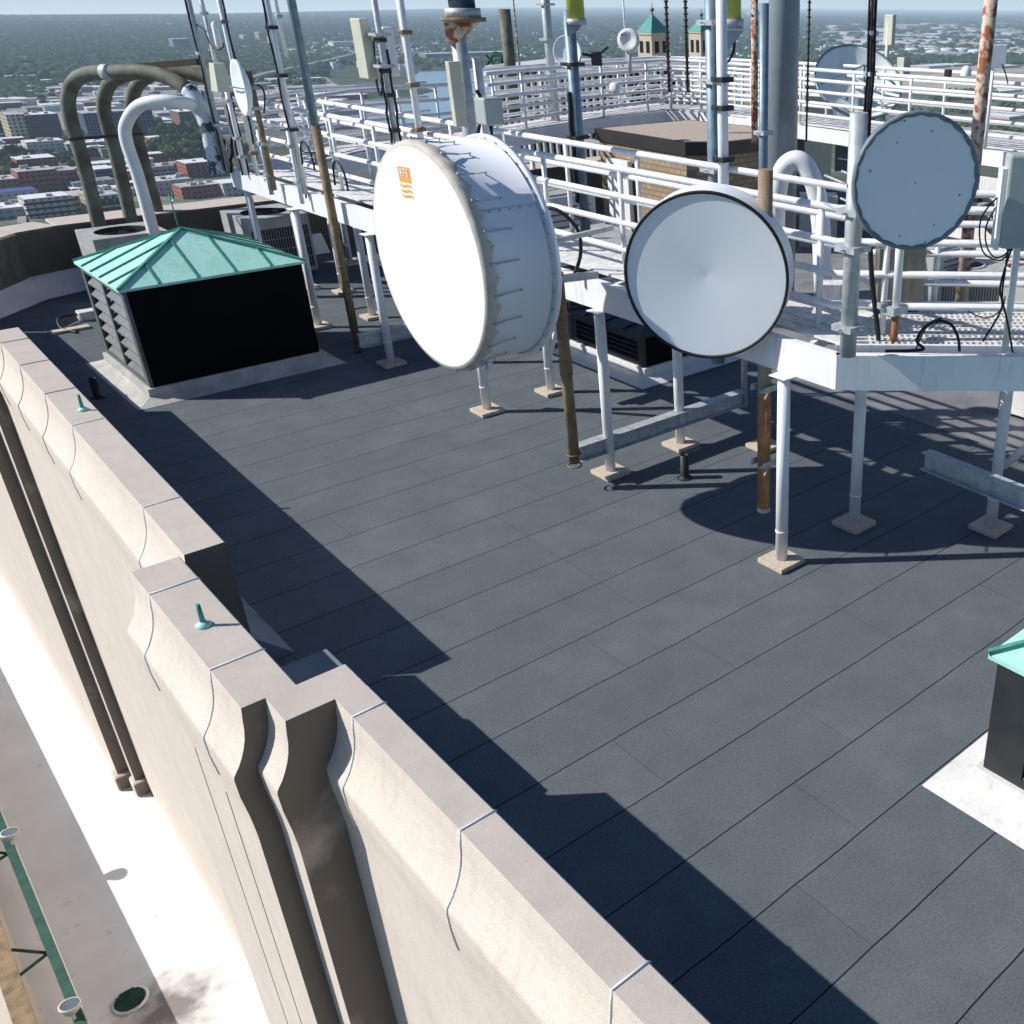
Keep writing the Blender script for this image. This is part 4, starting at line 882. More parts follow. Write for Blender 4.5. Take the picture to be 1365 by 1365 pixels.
q = PD(1330, 75, 30); t = thing('panel_antenna', 'square white panel antenna with cable on a thin post right of the rusty pole', 'antenna', q)
MB().bar(q-Vector((0, 0, .3)), q+Vector((0, 0, .3)), .45, .12, (-.7, -.7, 0)).build('panel', 'white', t, .02); MB().tube(vert(PD(1324, 90, 30), 3.3, q.z-.1), .05, 8).build('post', 'white', t)
MB().tube(bez([q, q+Vector((.1, -.2, -.35)), q+Vector((.2, -.3, -.7))]), .02, 6).build('cable', 'black', t)
# big satellite dish beyond the far rail
q = PD(1143, 112, 38); t = thing('satellite_dish', 'large shadowed satellite dish with pale interior rising beyond the far right rail', 'antenna dish', q)
axd = Vector((-.35, -.6, .72)).normalized(); prof = [(0, 0), (.05, .6), (.2, 1.1), (.42, 1.5), (.46, 1.56), (.40, 1.58), (.1, 1.1), (-.08, .6), (-.12, 0)]
MB().lathe(q-axd*.3, axd, prof, 56).build('reflector', mat('dish_grey', (.80, .85, .80), (.72, .78, .74), .6, sc=2), t)
MB().lathe(q-axd*.3, axd, [(.43, 1.54), (.5, 1.60), (.38, 1.62), (.38, 1.56)], 56).build('rim', 'galv_blue', t)
f0 = q+axd*.9; sdx = axd.cross(Vector((0, 0, 1))).normalized()
for s_ in (-1, 0, 1): MB().bar(q+sdx*1.4*s_+(axd.cross(sdx)*1.2 if s_ == 0 else Vector((0, 0, 0))), f0, .06, .06).build('feed_strut', 'galv_blue', t)
MB().box(q.x-.5, q.x+.5, q.y-.5, q.y+.5, 1.5, q.z-.4).build('pedestal', 'galv_blue', t)
# small horn antenna on far rail and rail camera
q = PD(818, 117, 31); tag(MB().lathe(q, (-.8, -.5, .1), [(0, 0), (.02, .14), (-.2, .16), (-.32, .06), (-.34, 0)], 18).build('horn_antenna', 'white'), 'small white horn antenna perched on the far railing', 'antenna')
q = PD(1275, 101, 24); t = thing('rail_camera', 'pair of small black and white cameras on the top rail behind the flat dish', 'camera', q)
MB().box(q.x-.2, q.x-.1, q.y+.05, q.y+.2, q.z-.02, q.z+.13).build('camera_body', 'black', t, .01); MB().lathe(q+Vector((.15, -.15, .0)), (0, 0, 1), [(0, .12), (.12, .12), (.2, .06), (.21, 0)], 16).build('dome', 'white', t)

# ================================================================== GOOSENECK DUCTS
def duct(label, pts, r, m, m2=None, split=None, strap=None, name='gooseneck_duct', group='tall gooseneck ducts behind the vent house', zb=.02):
    P3 = bez([PD(u, v, d) for (u, v, d) in pts], 8); base = Vector((P3[0].x, P3[0].y, zb)); t = thing(name, label, 'duct', base, group)
    P3 = [base]+P3
    if m2:
        k = int(len(P3)*split); MB().tube(P3[:k+1], r, 20).build('pipe', m, t); MB().tube(P3[k:], r*1.01, 20).build('painted_end', m2, t)
    else: MB().tube(P3, r, 20).build('pipe', m, t)
    MB().tube([base, base+Vector((0, 0, .12))], r*1.5, 20).build('collar', 'flash', t)
    for f in (strap or []):
        k = int(len(P3)*f); d = (P3[k+1]-P3[k]).normalized(); MB().tube([P3[k]-d*.12, P3[k]+d*.12], r*1.07, 20).build('sleeve', 'galv', t)
    return t
duct('leftmost olive-brown duct curving high over toward the walkway, ending in chipped white', [(131, 296, 26.8), (112, 220, 26.8), (94, 158, 26.8), (91, 130, 26.8), (100, 108, 26.7), (120, 98, 26.6), (160, 96, 26.4), (205, 98, 26.2), (240, 112, 26.0), (262, 133, 25.9), (274, 160, 25.8), (282, 195, 25.7), (290, 232, 25.6)], .172, 'verd_pipe', mat('chipped_white', (.62, .66, .72), (.06, .08, .10), .6, sc=3.2, lo=.50, hi=.54), .70, strap=(.475,))
duct('middle olive-brown duct curving behind the leftmost one', [(176, 300, 27.6), (158, 220, 27.6), (141, 160, 27.6), (139, 130, 27.5), (150, 108, 27.4), (175, 98, 27.2), (215, 92, 27.0), (255, 98, 26.9), (290, 108, 26.8), (318, 122, 26.6)], .165, 'verd_pipe')
duct('olive-brown duct with a rusty orange lower leg just behind the white duct', [(216, 305, 28.4), (198, 240, 28.4), (179, 170, 28.4), (176, 135, 28.3), (186, 110, 28.2), (212, 97, 28.0), (250, 95, 27.8), (290, 102, 27.6), (315, 112, 27.5)], .165, 'verd_pipe')
duct('bright white gooseneck duct curving lower than the olive ones', [(202, 300, 25.4), (184, 235, 25.4), (169, 190, 25.4), (168, 166, 25.4), (183, 143, 25.3), (208, 135, 25.2), (238, 136, 25.3), (258, 141, 25.8), (270, 158, 26.2), (282, 190, 26.4)], .142, 'white')
t = thing('cable_tray', 'black cable tray lying across the tops of the olive ducts', 'cable tray', PD(220, 88, 26.5))
MB().bar(PD(172, 90, 26.6), PD(268, 82, 26.0), .3, .14).build('tray', 'brownlat', t)
tag(MB().bar(PD(92, 186, 26.5), PD(190, 178, 27.9), .05, .07).build('tie_bar', 'black_metal'), 'thin black tie bar strapping the olive duct legs together', 'tie bar')
# white gooseneck in the middle of the ring
b0 = P(1098, 412, 0)
D_ = (b0.x+b0.y)/R2
duct('broad white gooseneck duct arching up behind the railing right of the grey mast', [(1098, 395, D_), (1096, 350, D_), (1094, 300, D_), (1088, 255, D_+.05), (1074, 222, D_+.1), (1060, 214, D_+.15), (1044, 226, D_+.2), (1036, 260, D_+.25), (1034, 300, D_+.25), (1034, 330, D_+.25)], .235, 'white', group=None)

# ================================================================== INSIDE THE RING
ph = thing('brick_penthouse', 'low buff brick penthouse with black metal coping in the middle of the roof', 'penthouse', (20, 23.7, 0))
zt = 3.3
def pz(u, v): q = P(u, v, zt); return (q.x, q.y)
poly = [pz(912, 190), pz(822, 176), (20.9, 28.6), (24.6, 28.4), (25.3, 25.2), pz(1006, 180), pz(1003, 187), pz(958, 190)]
poly = [(20.0, 23.6), (20.2, 28.4), (24.2, 28.4), (24.6, 24.6), (22.6, 22.8), (20.9, 22.8)]
def scl(pl, k):
    cx = sum(a for a, b in pl)/len(pl); cy = sum(b for a, b in pl)/len(pl); return [(cx+(a-cx)*k, cy+(b-cy)*k) for a, b in pl]
MB().prism(scl(poly, .96), 0, zt-.35).build('wall', 'brick', ph); MB().prism(poly, zt-.35, zt+.02).build('coping', 'cap_dark', ph); MB().prism(scl(poly, .93), zt+.02, zt+.03).build('roof', mat('tan_gravel', (.50, .41, .33), (.40, .33, .27), .9, sc=6), ph)
MB().box(19.95, 20.12, 26.4, 27.5, .1, 2.5).build('door', 'white', ph)
# light membrane inside the ring, part of the main roof
struct('inner_roof', MB().prism([(14.2, 7.0), (25.5, -4), (25.5, 30.5), (14.3, 28), (14.2, 27)], .004, .012), mat('pale_roof_membrane', (.24, .24, .245), (.16, .165, .17), .9, sc=1.2, fine=.3))
condenser(15.6, 17.6, 4.4, 9.4, .1, 1.5, 'long white twin-fan condenser behind the front guard rails', holes=1, m='flash')
q = P(1320, 420, .1)
tc = thing('condenser_unit', 'low white twin-fan condenser with slatted coil behind the cabinet post', 'condenser', P(1250, 440, 0), 'rooftop condensing units')
def rbox(u, v, z, w_, d_, h_, ang, m, name, par, bev=.01):
    q = P(u, v, z); c_, s_ = math.cos(rad(ang)), math.sin(rad(ang)); X_, Y_ = Vector((c_, s_, 0)), Vector((-s_, c_, 0))
    b4 = [q, q+X_*w_, q+X_*w_+Y_*d_, q+Y_*d_]; return MB().hexa(b4+[p_+Vector((0, 0, h_)) for p_ in b4]).build(name, m, par, bev), (q, X_, Y_)
o_, (q, X_, Y_) = rbox(1235, 412, 0, 3.2, 1.6, 1.0, -55, 'acbox', 'housing', tc)
for k in (.28, .75):
    cc_ = q+X_*3.2*k+Y_*.8; MB().lathe((cc_.x, cc_.y, 1.004), (0, 0, 1), [(0, .52), (.03, .52), (.03, .46), (.003, .45)], 36).build('fan_ring', 'flash', tc); MB().lathe((cc_.x, cc_.y, 1.008), (0, 0, 1), [(0, .45), (.002, 0)], 36).build('fan_well', mat('rusty_fan_well', (.12, .05, .03), None, .9), tc)
g_ = MB()
for k in range(44): a_ = q+X_*(.1+k*.07)-Y_*.012; g_.tube([(a_.x, a_.y, .12), (a_.x, a_.y, .86)], .012, 4)
g_.build('guard_grille', 'black_metal', tc)
te = thing('equipment_cabinet', 'white cabinet with rust-stained face standing behind the rails right of the cone-faced dish', 'cabinet', P(1088, 412, .0))
rbox(1086, 420, .2, .75, .5, .75, -45, 'white_old', 'cabinet', te)
te = thing('equipment_cabinet', 'tall grey cabinet at the foot of the broad grey mast', 'cabinet', P(1055, 330, 0))
rbox(1065, 330, 0, 1.2, .8, 1.6, -45, 'greybox', 'cabinet', te)
# wall and raking stair beyond the gooseneck
ts_ = thing('service_stair', 'steel service stair against a pale wall beyond the white gooseneck duct', 'stair', (24, 14, 0))
MB().box(25.6, 25.9, 6, 20, 0, 2.5).build('wall', 'flash', ts_)
MB().bar((24.9, 17.5, 2.7), (24.9, 13.0, .1), .05, .3).bar((24.1, 17.5, 2.7), (24.1, 13.0, .1), .05, .3).build('stringer', 'black_metal', ts_)
mb = MB()
for k in range(12): f = (k+.5)/12; mb.box(24.1, 24.9, 17.5-4.5*f-.12, 17.5-4.5*f+.12, 2.7-2.6*f, 2.74-2.6*f)
mb.build('tread', 'galv', ts_)
for i, (x, y, w_, d_, h_, m, lab) in enumerate(((13.6, 20.5, 3.2, 3, 1.4, 'black_metal', 'dark louvred equipment enclosure under the rails beyond the drum dish'), (15.0, 25.5, 3, 2.2, 1.9, 'flash', 'white metal enclosure between the rail and the brick penthouse'), (21, 10, 2, 3, 1.2, 'acbox', 'low beige rooftop unit beyond the front guard rails'), (20.5, 14.5, 1.6, 1.4, 1.5, 'greybox', 'grey rooftop unit standing near the service stair'))):
    t = thing('rooftop_unit', lab, 'rooftop unit', (x, y, 0)); MB().box(x, x+w_, y, y+d_, .12, h_).build('housing', m, t, .03); MB().box(x+.1, x+w_-.1, y+.1, y+d_-.1, h_+.0, h_+.06).build('lid', 'acbox', t, .01); MB().box(x-.05, x+w_+.05, y-.05, y+d_+.05, .013, .12).build('curb', 'flash', t)
    mb = MB()
    for k in range(8): zz = .25+k*(h_-.4)/8; mb.box(x+.2, x+w_-.2, y-.02, y-.004, zz, zz+.04)
    mb.build('louvre_blade', 'louver', t)

# small clutter between the parapet and the big vent house
t = thing('hose', 'pale hose lying along the white flashing of the far parapet', 'hose', P(60, 372, .1))
MB().tube(bez([P(22, 368, .1), P(40, 373, .06), P(70, 380, .04), (P(105, 380, .04))], 6), .025, 8).build('hose_pipe', 'cream', t)
t = thing('junction_box', 'small scuffed white box and bent conduit on the floor beside the big vent house', 'electrical box', P(112, 432, 0))
q = P(118, 425, 0); MB().box(q.x-.2, q.x+.25, q.y-.2, q.y+.15, .004, .22).build('box_body', 'white_old', t, .02); MB().tube(bez([q+Vector((-.2, 0, .15)), q+Vector((-.6, -.2, .2)), q+Vector((-.7, -.6, .05)), q+Vector((-.5, -1.2, .03))], 6), .03, 8).build('conduit', 'black', t)
q = P(100, 440, 0); tag(MB().box(q.x-.5, q.x+.3, q.y-.12, q.y+.12, .004, .06).build('timber_block', 'pad'), 'loose pale timber block on the shaded floor left of the big vent house', 'timber')
# straps, clips and lead runs along the guard rails
for i, (y, z, ln) in enumerate(((10.6, 4.02, 1.6), (15.3, 4.41, 2.2), (18.6, 3.62, 2.6), (23.0, 4.02, 2.4))):
    pts = [(9.2+.05*math.sin(k), y+ln*k/8, z-.06-.05*abs(math.sin(k*1.3))) for k in range(9)]
    tag(MB().tube(bez(pts, 4), .018, 6).build('cable_run', 'black'), ['slack black lead tied under the rails just left of the cone-faced dish', 'slack black lead tied under the rails above the drum dish', 'slack black lead low on the rails left of the drum dish', 'slack black lead on the rails beside the black-banded mast'][i], 'cable')
# ================================================================== THE CITY BELOW
GZ = -140.
HZN = [(-300, 20), (0, 19.5), (270, 18), (450, 14), (640, 10.5), (900, 8.5), (1365, 7.5), (1700, 7.5)]   # horizon pixels of this view; the ground edge is cut to meet them, by bearing
def reach(a):
    best = None
    for k in range(len(HZN)-1):
        for t in (0, .25, .5, .75):
            u = HZN[k][0]+(HZN[k+1][0]-HZN[k][0])*t; v = HZN[k][1]+(HZN[k+1][1]-HZN[k][1])*t; q = P(u, v, GZ); d = abs((math.atan2(q.y, q.x)-a+math.pi) % (2*math.pi)-math.pi)
            if best is None or d < best[0]: best = (d, math.hypot(q.x, q.y))
    return min(best[1], 40000)
mb = MB(); NA = 240; fr_ = [0, .005, .02, .05, .1, .2, .35, .55, .8, 1.0]
for f_ in fr_:
    for k in range(NA): a = 2*math.pi*k/NA; r_ = max(reach(a)*f_, .1); mb.v.append((r_*math.cos(a), r_*math.sin(a), GZ))
for i in range(len(fr_)-1):
    for k in range(NA): mb.f.append([i*NA+k, (i+1)*NA+k, (i+1)*NA+(k+1) % NA, i*NA+(k+1) % NA]); mb.sm.append(True)
struct('ground', mb, 'ground')
def sheet(name, pts, m, dz): return struct(name, MB().prism([(q.x, q.y) for q in (P(u, v, GZ) for u, v in pts)], GZ+dz-.3, GZ+dz), m)
sheet('river', [(560, 96), (700, 94), (800, 96), (900, 100), (900, 118), (700, 140), (560, 165), (440, 170), (430, 150), (480, 140), (560, 124), (540, 112)], 'river', 1.0)
sheet('river_bank', [(455, 122), (500, 116), (560, 116), (580, 122), (540, 132), (470, 134)], 'wood', 1.6)
sheet('dry_field', [(1090, 84), (1400, 80), (1420, 128), (1200, 122), (1080, 112)], 'fieldc', 1.0)
sheet('field', [(-40, 92), (240, 91), (430, 87), (430, 94), (240, 97), (-40, 99)], 'fieldc', .6)
sheet('rail_yard', [(-60, 108), (430, 100), (470, 128), (420, 170), (250, 168), (60, 175), (-60, 180)], 'roadc', .8)
sheet('industrial_ground', [(1100, 34), (1400, 30), (1420, 70), (1080, 74)], 'fieldc', .8)
for i, pl in enumerate(([(0, 215), (60, 208), (62, 213), (0, 221)], [(-10, 243), (30, 262), (26, 270), (-14, 250)], [(20, 160), (28, 160), (36, 300), (24, 300)], [(250, 226), (300, 222), (300, 232), (250, 236)], [(60, 200), (130, 196), (130, 201), (60, 206)])): sheet('street', pl, 'roadc', 1.2+.1*i)
for i, pl in enumerate(([(1160, 118), (1400, 124), (1400, 128), (1160, 122)], [(1100, 95), (1400, 98), (1400, 100), (1100, 97)])): sheet('road', pl, 'roadc', 1.5)
def bldg(u0, u1, vt, vb, dep, m, label, roofm=None, name='city_building', group=None, zb=GZ, wins=None, roofbits=0):
    q = P(u0, vb, zb); y0 = q.y; x0 = q.x; x1 = PY(u1, vb, y0).x; h = PY(u0, vt, y0).z
    if h < zb+3: h = zb+5
    t = thing(name, label, 'building', (x0, y0, zb), group)
    MB().box(x0, x1, y0, y0+dep, zb, h).build('wall', m, t)
    rt_ = MB().box(x0+.5, x1-.5, y0+.5, y0+dep-.5, h+.1, h+.35).build('roof', roofm or 'c_roofwhite', t)
    if wins:
        nx, nz, ww, wh = wins; W_ = MB().box(-ww/2, ww/2, -.12, .1, -wh/2, wh/2).build('window', 'c_dark', t); first = True
        for i in range(nx):
            for k in range(nz):
                o = W_ if first else W_.copy()
                if not first: COL.objects.link(o)
                first = False; o.location = ((x1-x0)*(i+.5)/nx, 0, (h-zb)*(k+.6)/(nz+.4))
        W_.data.transform(Matrix.Translation(Vector((x0, y0, zb))))
    for k in range(roofbits):
        a, b = random.uniform(.15, .8), random.uniform(.15, .8); s_ = random.uniform(1.5, 4); bx_ = x0+(x1-x0)*a; by = y0+dep*b
        MB().box(bx_, bx_+s_*1.5, by, by+s_, h+.35, h+.35+s_*.6).build('roof_plant', 'c_pale', rt_)
    return t
bldg(20, 44, 153, 192, 40, 'c_tan', 'tan flanked slab at the left of the dark brick apartment block', 'c_grey')
bldg(32, 88, 154, 189, 34, 'c_brown', 'wide dark brown brick apartment block with many windows near the left edge', wins=(12, 8, 1.6, 1.6), roofbits=4)
bldg(120, 160, 151, 187, 36, 'c_darkglass', 'dark glass slab building with a white end wall seen between the ducts', 'c_grey', roofbits=2)
bldg(150, 212, 149, 185, 30, 'c_darkglass', 'dark glass block half hidden behind the white duct', 'c_grey', wins=(12, 6, 2, 2))
bldg(245, 268, 149, 180, 34, 'c_brown', 'narrow brown brick tower right of the ducts', roofbits=2)
bldg(-60, 8, 146, 170, 40, 'c_brown', 'dark brick block cut by the left edge of the view', 'c_grey')
bldg(40, 92, 190, 208, 26, 'c_pale', 'long low pale building in front of the brown apartment block', roofbits=4)
bldg(92, 160, 192, 206, 26, 'c_grey', 'low grey warehouse behind the first duct', roofbits=3)
bldg(28, 82, 213, 232, 30, 'c_red', 'low dark building with bright flat roof left of the first duct', roofbits=3)
bldg(33, 86, 229, 263, 26, 'c_red', 'red brick building with sunlit end wall, left wing of the pair', 'c_grey', wins=(7, 4, 1.5, 1.8), roofbits=3)
bldg(80, 112, 228, 258, 30, 'c_red', 'red brick building with sunlit end wall, right wing of the pair', 'c_grey', wins=(5, 4, 1.5, 1.8), roofbits=2)
bldg(-30, 34, 243, 270, 26, 'c_brown', 'dark brick building at the left edge below the trees', 'c_grey', roofbits=2)
bldg(-40, 60, 262, 282, 22, 'c_pale', 'blue roofed low building at the left edge', 'c_blue')
bldg(40, 104, 266, 292, 24, 'c_pale', 'parking garage with open dark levels beside the tan building', wins=(6, 3, 7, 1.6), roofbits=1)
bldg(-30, 44, 282, 296, 30, 'c_grey', 'low grey building with white roof tanks by the far coping', roofbits=6)
bldg(128, 170, 262, 290, 34, 'c_tan', 'tan stone building with tall window bays seen between the duct legs', 'c_grey', wins=(4, 2, 4, 5), roofbits=8)
bldg(100, 140, 262, 282, 30, 'c_tan', 'tan stone wing with sunlit windows left of the first duct leg', 'c_grey', roofbits=4)
bldg(132, 160, 226, 248, 26, 'c_darkglass', 'dark office block with white-framed sunlit end behind the ducts', wins=(6, 4, 1.8, 1.8))
bldg(196, 238, 224, 244, 26, 'c_grey', 'low grey block with dark windows right of the white duct', 'c_grey', wins=(8, 3, 2, 1.4), roofbits=3)
bldg(204, 262, 243, 262, 30, 'c_pale', 'flat grey roofed building below the trees right of the ducts', 'c_grey', roofbits=6)
bldg(252, 300, 218, 238, 28, 'c_red', 'red brick building with white parapet just left of the walkway end', wins=(5, 3, 1.5, 1.6), roofbits=2)
bldg(245, 300, 250, 266, 24, 'c_red', 'dark red roof-terrace building under the walkway end', 'c_grey', roofbits=7)
bldg(300, 360, 245, 262, 24, 'c_pale', 'pale low building glimpsed under the walkway', roofbits=5)
for u0, u1, vt, vb, m, lab in ((234, 256, 52, 70, 'c_slab', 'blue-white slab hospital-like block on the wooded plain, left of the masts'), (347, 356, 43, 58, 'c_tan', 'thin pale tower in the woods between the masts'), (326, 334, 47, 58, 'c_pale', 'small pointed pale tower in the woods'), (364, 374, 49, 62, 'c_pale', 'pale block right behind the black-banded mast'), (446, 470, 56, 68, 'c_white', 'white multi-wing block on the plain left of the cream panel antenna'), (390, 402, 66, 76, 'c_tan', 'tan block in front of the woods beside the blue pole'), (569, 690, 72, 84, 'c_slab', 'very long low grey-blue warehouse beyond the river')):
    bldg(u0, u1, vt, vb, 40, m, lab, roofm='c_roofwhite')
# viaduct
t = thing('road_viaduct', 'long thin grey road viaduct crossing the river plain', 'bridge', P(340, 112, GZ))
pv = [P(u, v, GZ) for u, v in ((325, 118), (355, 108), (400, 98), (440, 88), (470, 80), (530, 76), (600, 78))]
for a, b in zip(pv, pv[1:]): MB().bar(a+Vector((0, 0, 14)), b+Vector((0, 0, 14)), 16, 2.5).build('deck', 'roadc', t)
for a, b in zip(pv, pv[1:]):
    n_ = max(2, int((b-a).length/70))
    for k in range(n_): q = a+(b-a)*(k+.5)/n_; MB().bar(q, q+Vector((0, 0, 13)), 3, 8, (1, 0, 0)).build('pier', 'c_pale', t)
# the industrial districts: many separate sheds
def shed(u, v, w_, d_, h_, m, group, lab, name='warehouse'):
    q = P(u, v, GZ); t = thing(name, lab, 'warehouse', q, group); 
    MB().box(q.x-w_/2, q.x+w_/2, q.y-d_/2, q.y+d_/2, GZ, GZ+h_).build('wall', m, t)
    MB().box(q.x-w_/2-.3, q.x+w_/2+.3, q.y-d_/2-.3, q.y+d_/2+.3, GZ+h_, GZ+h_+.6).build('roof', random.choice(['c_roofwhite', 'c_roofwhite', 'c_grey', 'c_pale']), t)
random.seed(11)
gA = 'low warehouses of the left industrial district'; gB = 'low warehouses of the far right industrial plain'; gC = 'low buildings in the streets below'
for k in range(130):
    v = random.uniform(106, 178)**1.0; u = random.uniform(-10, 460)
    dist = (P(u, v, GZ)-EYE).length; s_ = random.uniform(12, 42)
    if u < 100 and v > 150: continue
    shed(u, v, s_*random.uniform(1, 2.6), s_, random.uniform(5, 10), random.choice(['c_white', 'c_pale', 'c_tan', 'c_grey', 'c_red', 'c_white']), gA, 'low flat-roofed warehouse among many on the plain beyond the left ducts')
for k in range(150):
    v = random.uniform(33, 76); u = random.uniform(1105, 1370) if v < 62 else random.uniform(1090, 1370); s_ = random.uniform(30, 90)*(1 if v > 50 else 1.6)
    shed(u, v, s_*random.uniform(.6, 1.2), s_*random.uniform(.6, 2), random.uniform(8, 14), random.choice(['c_white', 'c_white', 'c_pale', 'c_tan']), gB, 'bright warehouse among many on the hazy plain behind the right-hand dishes')
for k in range(44):
    v = random.uniform(190, 262); u = random.choice([random.uniform(-20, 20), random.uniform(90, 250)]); s_ = random.uniform(9, 20)
    shed(u, v, s_*1.6, s_, random.uniform(5, 9), random.choice(['c_pale', 'c_grey', 'c_red', 'c_tan']), gC, 'small low building in the streets around the brick blocks', 'low_building')
for k, (u, v) in enumerate(((1240, 71), (1262, 71), (1281, 71), (1244, 74), (1216, 71), (1300, 73))):
    q = P(u, v, GZ); tag(MB().lathe(q, (0, 0, 1), [(0, 26), (12, 26), (16, 18), (18, 0)], 24).build('storage_tank', 'c_roofwhite'), 'white round storage tank in the row behind the dark tree line', 'storage tank', 'white storage tanks')
for k, (u0, u1, v) in enumerate(((1196, 1212, 92), (1238, 1268, 92), (1270, 1300, 90), (1335, 1360, 92), (1330, 1362, 126), (1345, 1366, 160), (1230, 1262, 168))):
    bldg(u0, u1, v-3.5, v, 60, 'c_pale', ('long low hangar on the tan field, number %s from the left' % ('first second third fourth fifth sixth seventh'.split()[k])) if False else 'long low hangar standing on the tan field', name='hangar', group='hangars on the tan field')
# woods
def canopy(name, regions, n, size, m='wood', seed=1, label=None):
    rnd = random.Random(seed); mb = MB()
    ico = [(0, 0, 1), (.89, 0, .45), (.28, .85, .45), (-.72, .53, .45), (-.72, -.53, .45), (.28, -.85, .45), (.72, .53, -.3), (-.28, .85, -.3), (-.89, 0, -.3), (-.28, -.85, -.3), (.72, -.53, -.3)]
    fa = [(0, 1, 2), (0, 2, 3), (0, 3, 4), (0, 4, 5), (0, 5, 1), (1, 6, 2), (2, 7, 3), (3, 8, 4), (4, 9, 5), (5, 10, 1), (2, 6, 7), (3, 7, 8), (4, 8, 9), (5, 9, 10), (1, 10, 6)]
    for k in range(n):
        u0, u1, v0, v1 = rnd.choice(regions); u = rnd.uniform(u0, u1); v = 4+(v0-4)*((v1-4)/(v0-4))**rnd.random()
        q = P(u, v, GZ); s_ = size*rnd.uniform(.6, 1.5)*max(1, (q.length/2500)**.8)
        mb.add([(q.x+a*s_*rnd.uniform(.8, 1.2), q.y+b*s_*rnd.uniform(.8, 1.2), GZ+size*.5+c_*size*.7*rnd.uniform(.7, 1.3)) for a, b, c_ in ico], fa)
    o = mb.build(name, m); o['kind'] = 'stuff'; return o
canopy('forest', [(-60, 1420, 22, 90), (-60, 1100, 24, 88), (-60, 430, 40, 105)], 9000, 14, seed=3)
canopy('forest', [(-60, 430, 97, 118), (560, 1100, 60, 96), (1090, 1420, 76, 88), (-60, 60, 108, 140)], 1800, 9, seed=4)
canopy('tree_belt', [(1180, 1420, 140, 152), (1240, 1330, 122, 134), (1180, 1420, 168, 180)], 500, 6, 'leaf2', seed=5)
hm = MB(); rnd = random.Random(9)
for k in range(2600):
    if k % 3: u = rnd.uniform(-30, 560); v = 4+16*(90/16)**rnd.random()
    else: u = rnd.uniform(560, 1100); v = rnd.uniform(30, 84)
    if rnd.random() < .4: u, v = rnd.gauss(450, 60), rnd.gauss(70, 6)
    v = max(v, 22); q = P(u, v, GZ); s_ = rnd.uniform(3.5, 9)*max(1, q.length/6000); hm.box(q.x, q.x+s_*1.6, q.y, q.y+s_, GZ, GZ+13*rnd.uniform(.6, 1.1))
o = hm.build('distant_houses', 'c_roofwhite'); o['kind'] = 'stuff'
# nearer trees, one by one
def tree_proto(seed, H, m):
    rnd = random.Random(seed); t = thing('broadleaf_tree', 'x', 'tree', (0, 0, 0))
    tr = MB().tube([(0, 0, 0), (.1, 0, H*.3), (.2, .1, H*.6)], H*.03, 6, r1=H*.012)
    for k in range(5): a = k*1.3; tr.tube([(.1, .05, H*(.25+.05*k)), (math.cos(a)*H*.25, math.sin(a)*H*.25, H*(.5+.06*k))], H*.012, 5, r1=H*.005)
    tr.build('trunk', 'bark', t); cr = MB(); cl = [(rnd.gauss(0, H*.2), rnd.gauss(0, H*.2), H*rnd.uniform(.38, .82), H*rnd.uniform(.13, .24)) for _ in range(13)]
    for (cx, cy, cz, r_) in cl:
        for _ in range(75):
            d = Vector((rnd.gauss(0, 1), rnd.gauss(0, 1), rnd.gauss(0, 1))).normalized(); q = Vector((cx, cy, cz))+d*r_*rnd.uniform(.75, 1.1); a = Vector((rnd.gauss(0, 1), rnd.gauss(0, 1), rnd.gauss(0, 1))).normalized(); b = d.cross(a).normalized(); a = b.cross(d+a*.4).normalized(); s_ = H*.05*rnd.uniform(.6, 1.3)
            cr.add([q-a*s_-b*s_*.6, q+a*s_-b*s_*.6, q+a*s_*.7+b*s_, q-a*s_*.7+b*s_], [(0, 1, 2, 3)])
    cr.build('crown', m, t); return t
protos = [tree_proto(s_, 1.0, m) for s_, m in ((1, 'leaf'), (2, 'leaf2'), (3, 'leaf'))]
LABS = ['leafy yellow-green tree in the streets beyond the left ducts', 'dark green tree in the clump beyond the left ducts', 'bright green rounded tree in the streets beyond the left ducts']
rnd = random.Random(21); n_t = 0; used = set()
def put_tree(u, v, H, k):
    q = P(u, v, GZ); pr = protos[k]
    if k in used: t = pr.copy(); COL.objects.link(t); ch = [(c_.copy()) for c_ in pr.children]
    else: t = pr; ch = []; used.add(k)
    for c_ in ch: COL.objects.link(c_); c_.parent = t
    t.location = q; t.scale = (H*rnd.uniform(.85, 1.2),)*2+(H,); t.rotation_euler = (0, 0, rnd.uniform(0, 6)); t['label'] = LABS[k]; t['group'] = ['yellow-green street trees', 'dark clump trees', 'bright street trees'][k]
for (u0, u1, v0, v1, n_, H) in ((205, 275, 170, 218, 46, 15), (-10, 28, 170, 182, 8, 15), (-10, 26, 205, 245, 14, 13), (84, 122, 184, 226, 16, 10), (120, 165, 205, 222, 10, 10), (30, 130, 196, 216, 14, 8), (260, 330, 150, 215, 16, 11), (-10, 250, 120, 150, 22, 12)):
    for _ in range(n_): put_tree(rnd.uniform(u0, u1), rnd.uniform(v0, v1), H*rnd.uniform(.75, 1.25), rnd.choice([0, 1, 1, 2]))
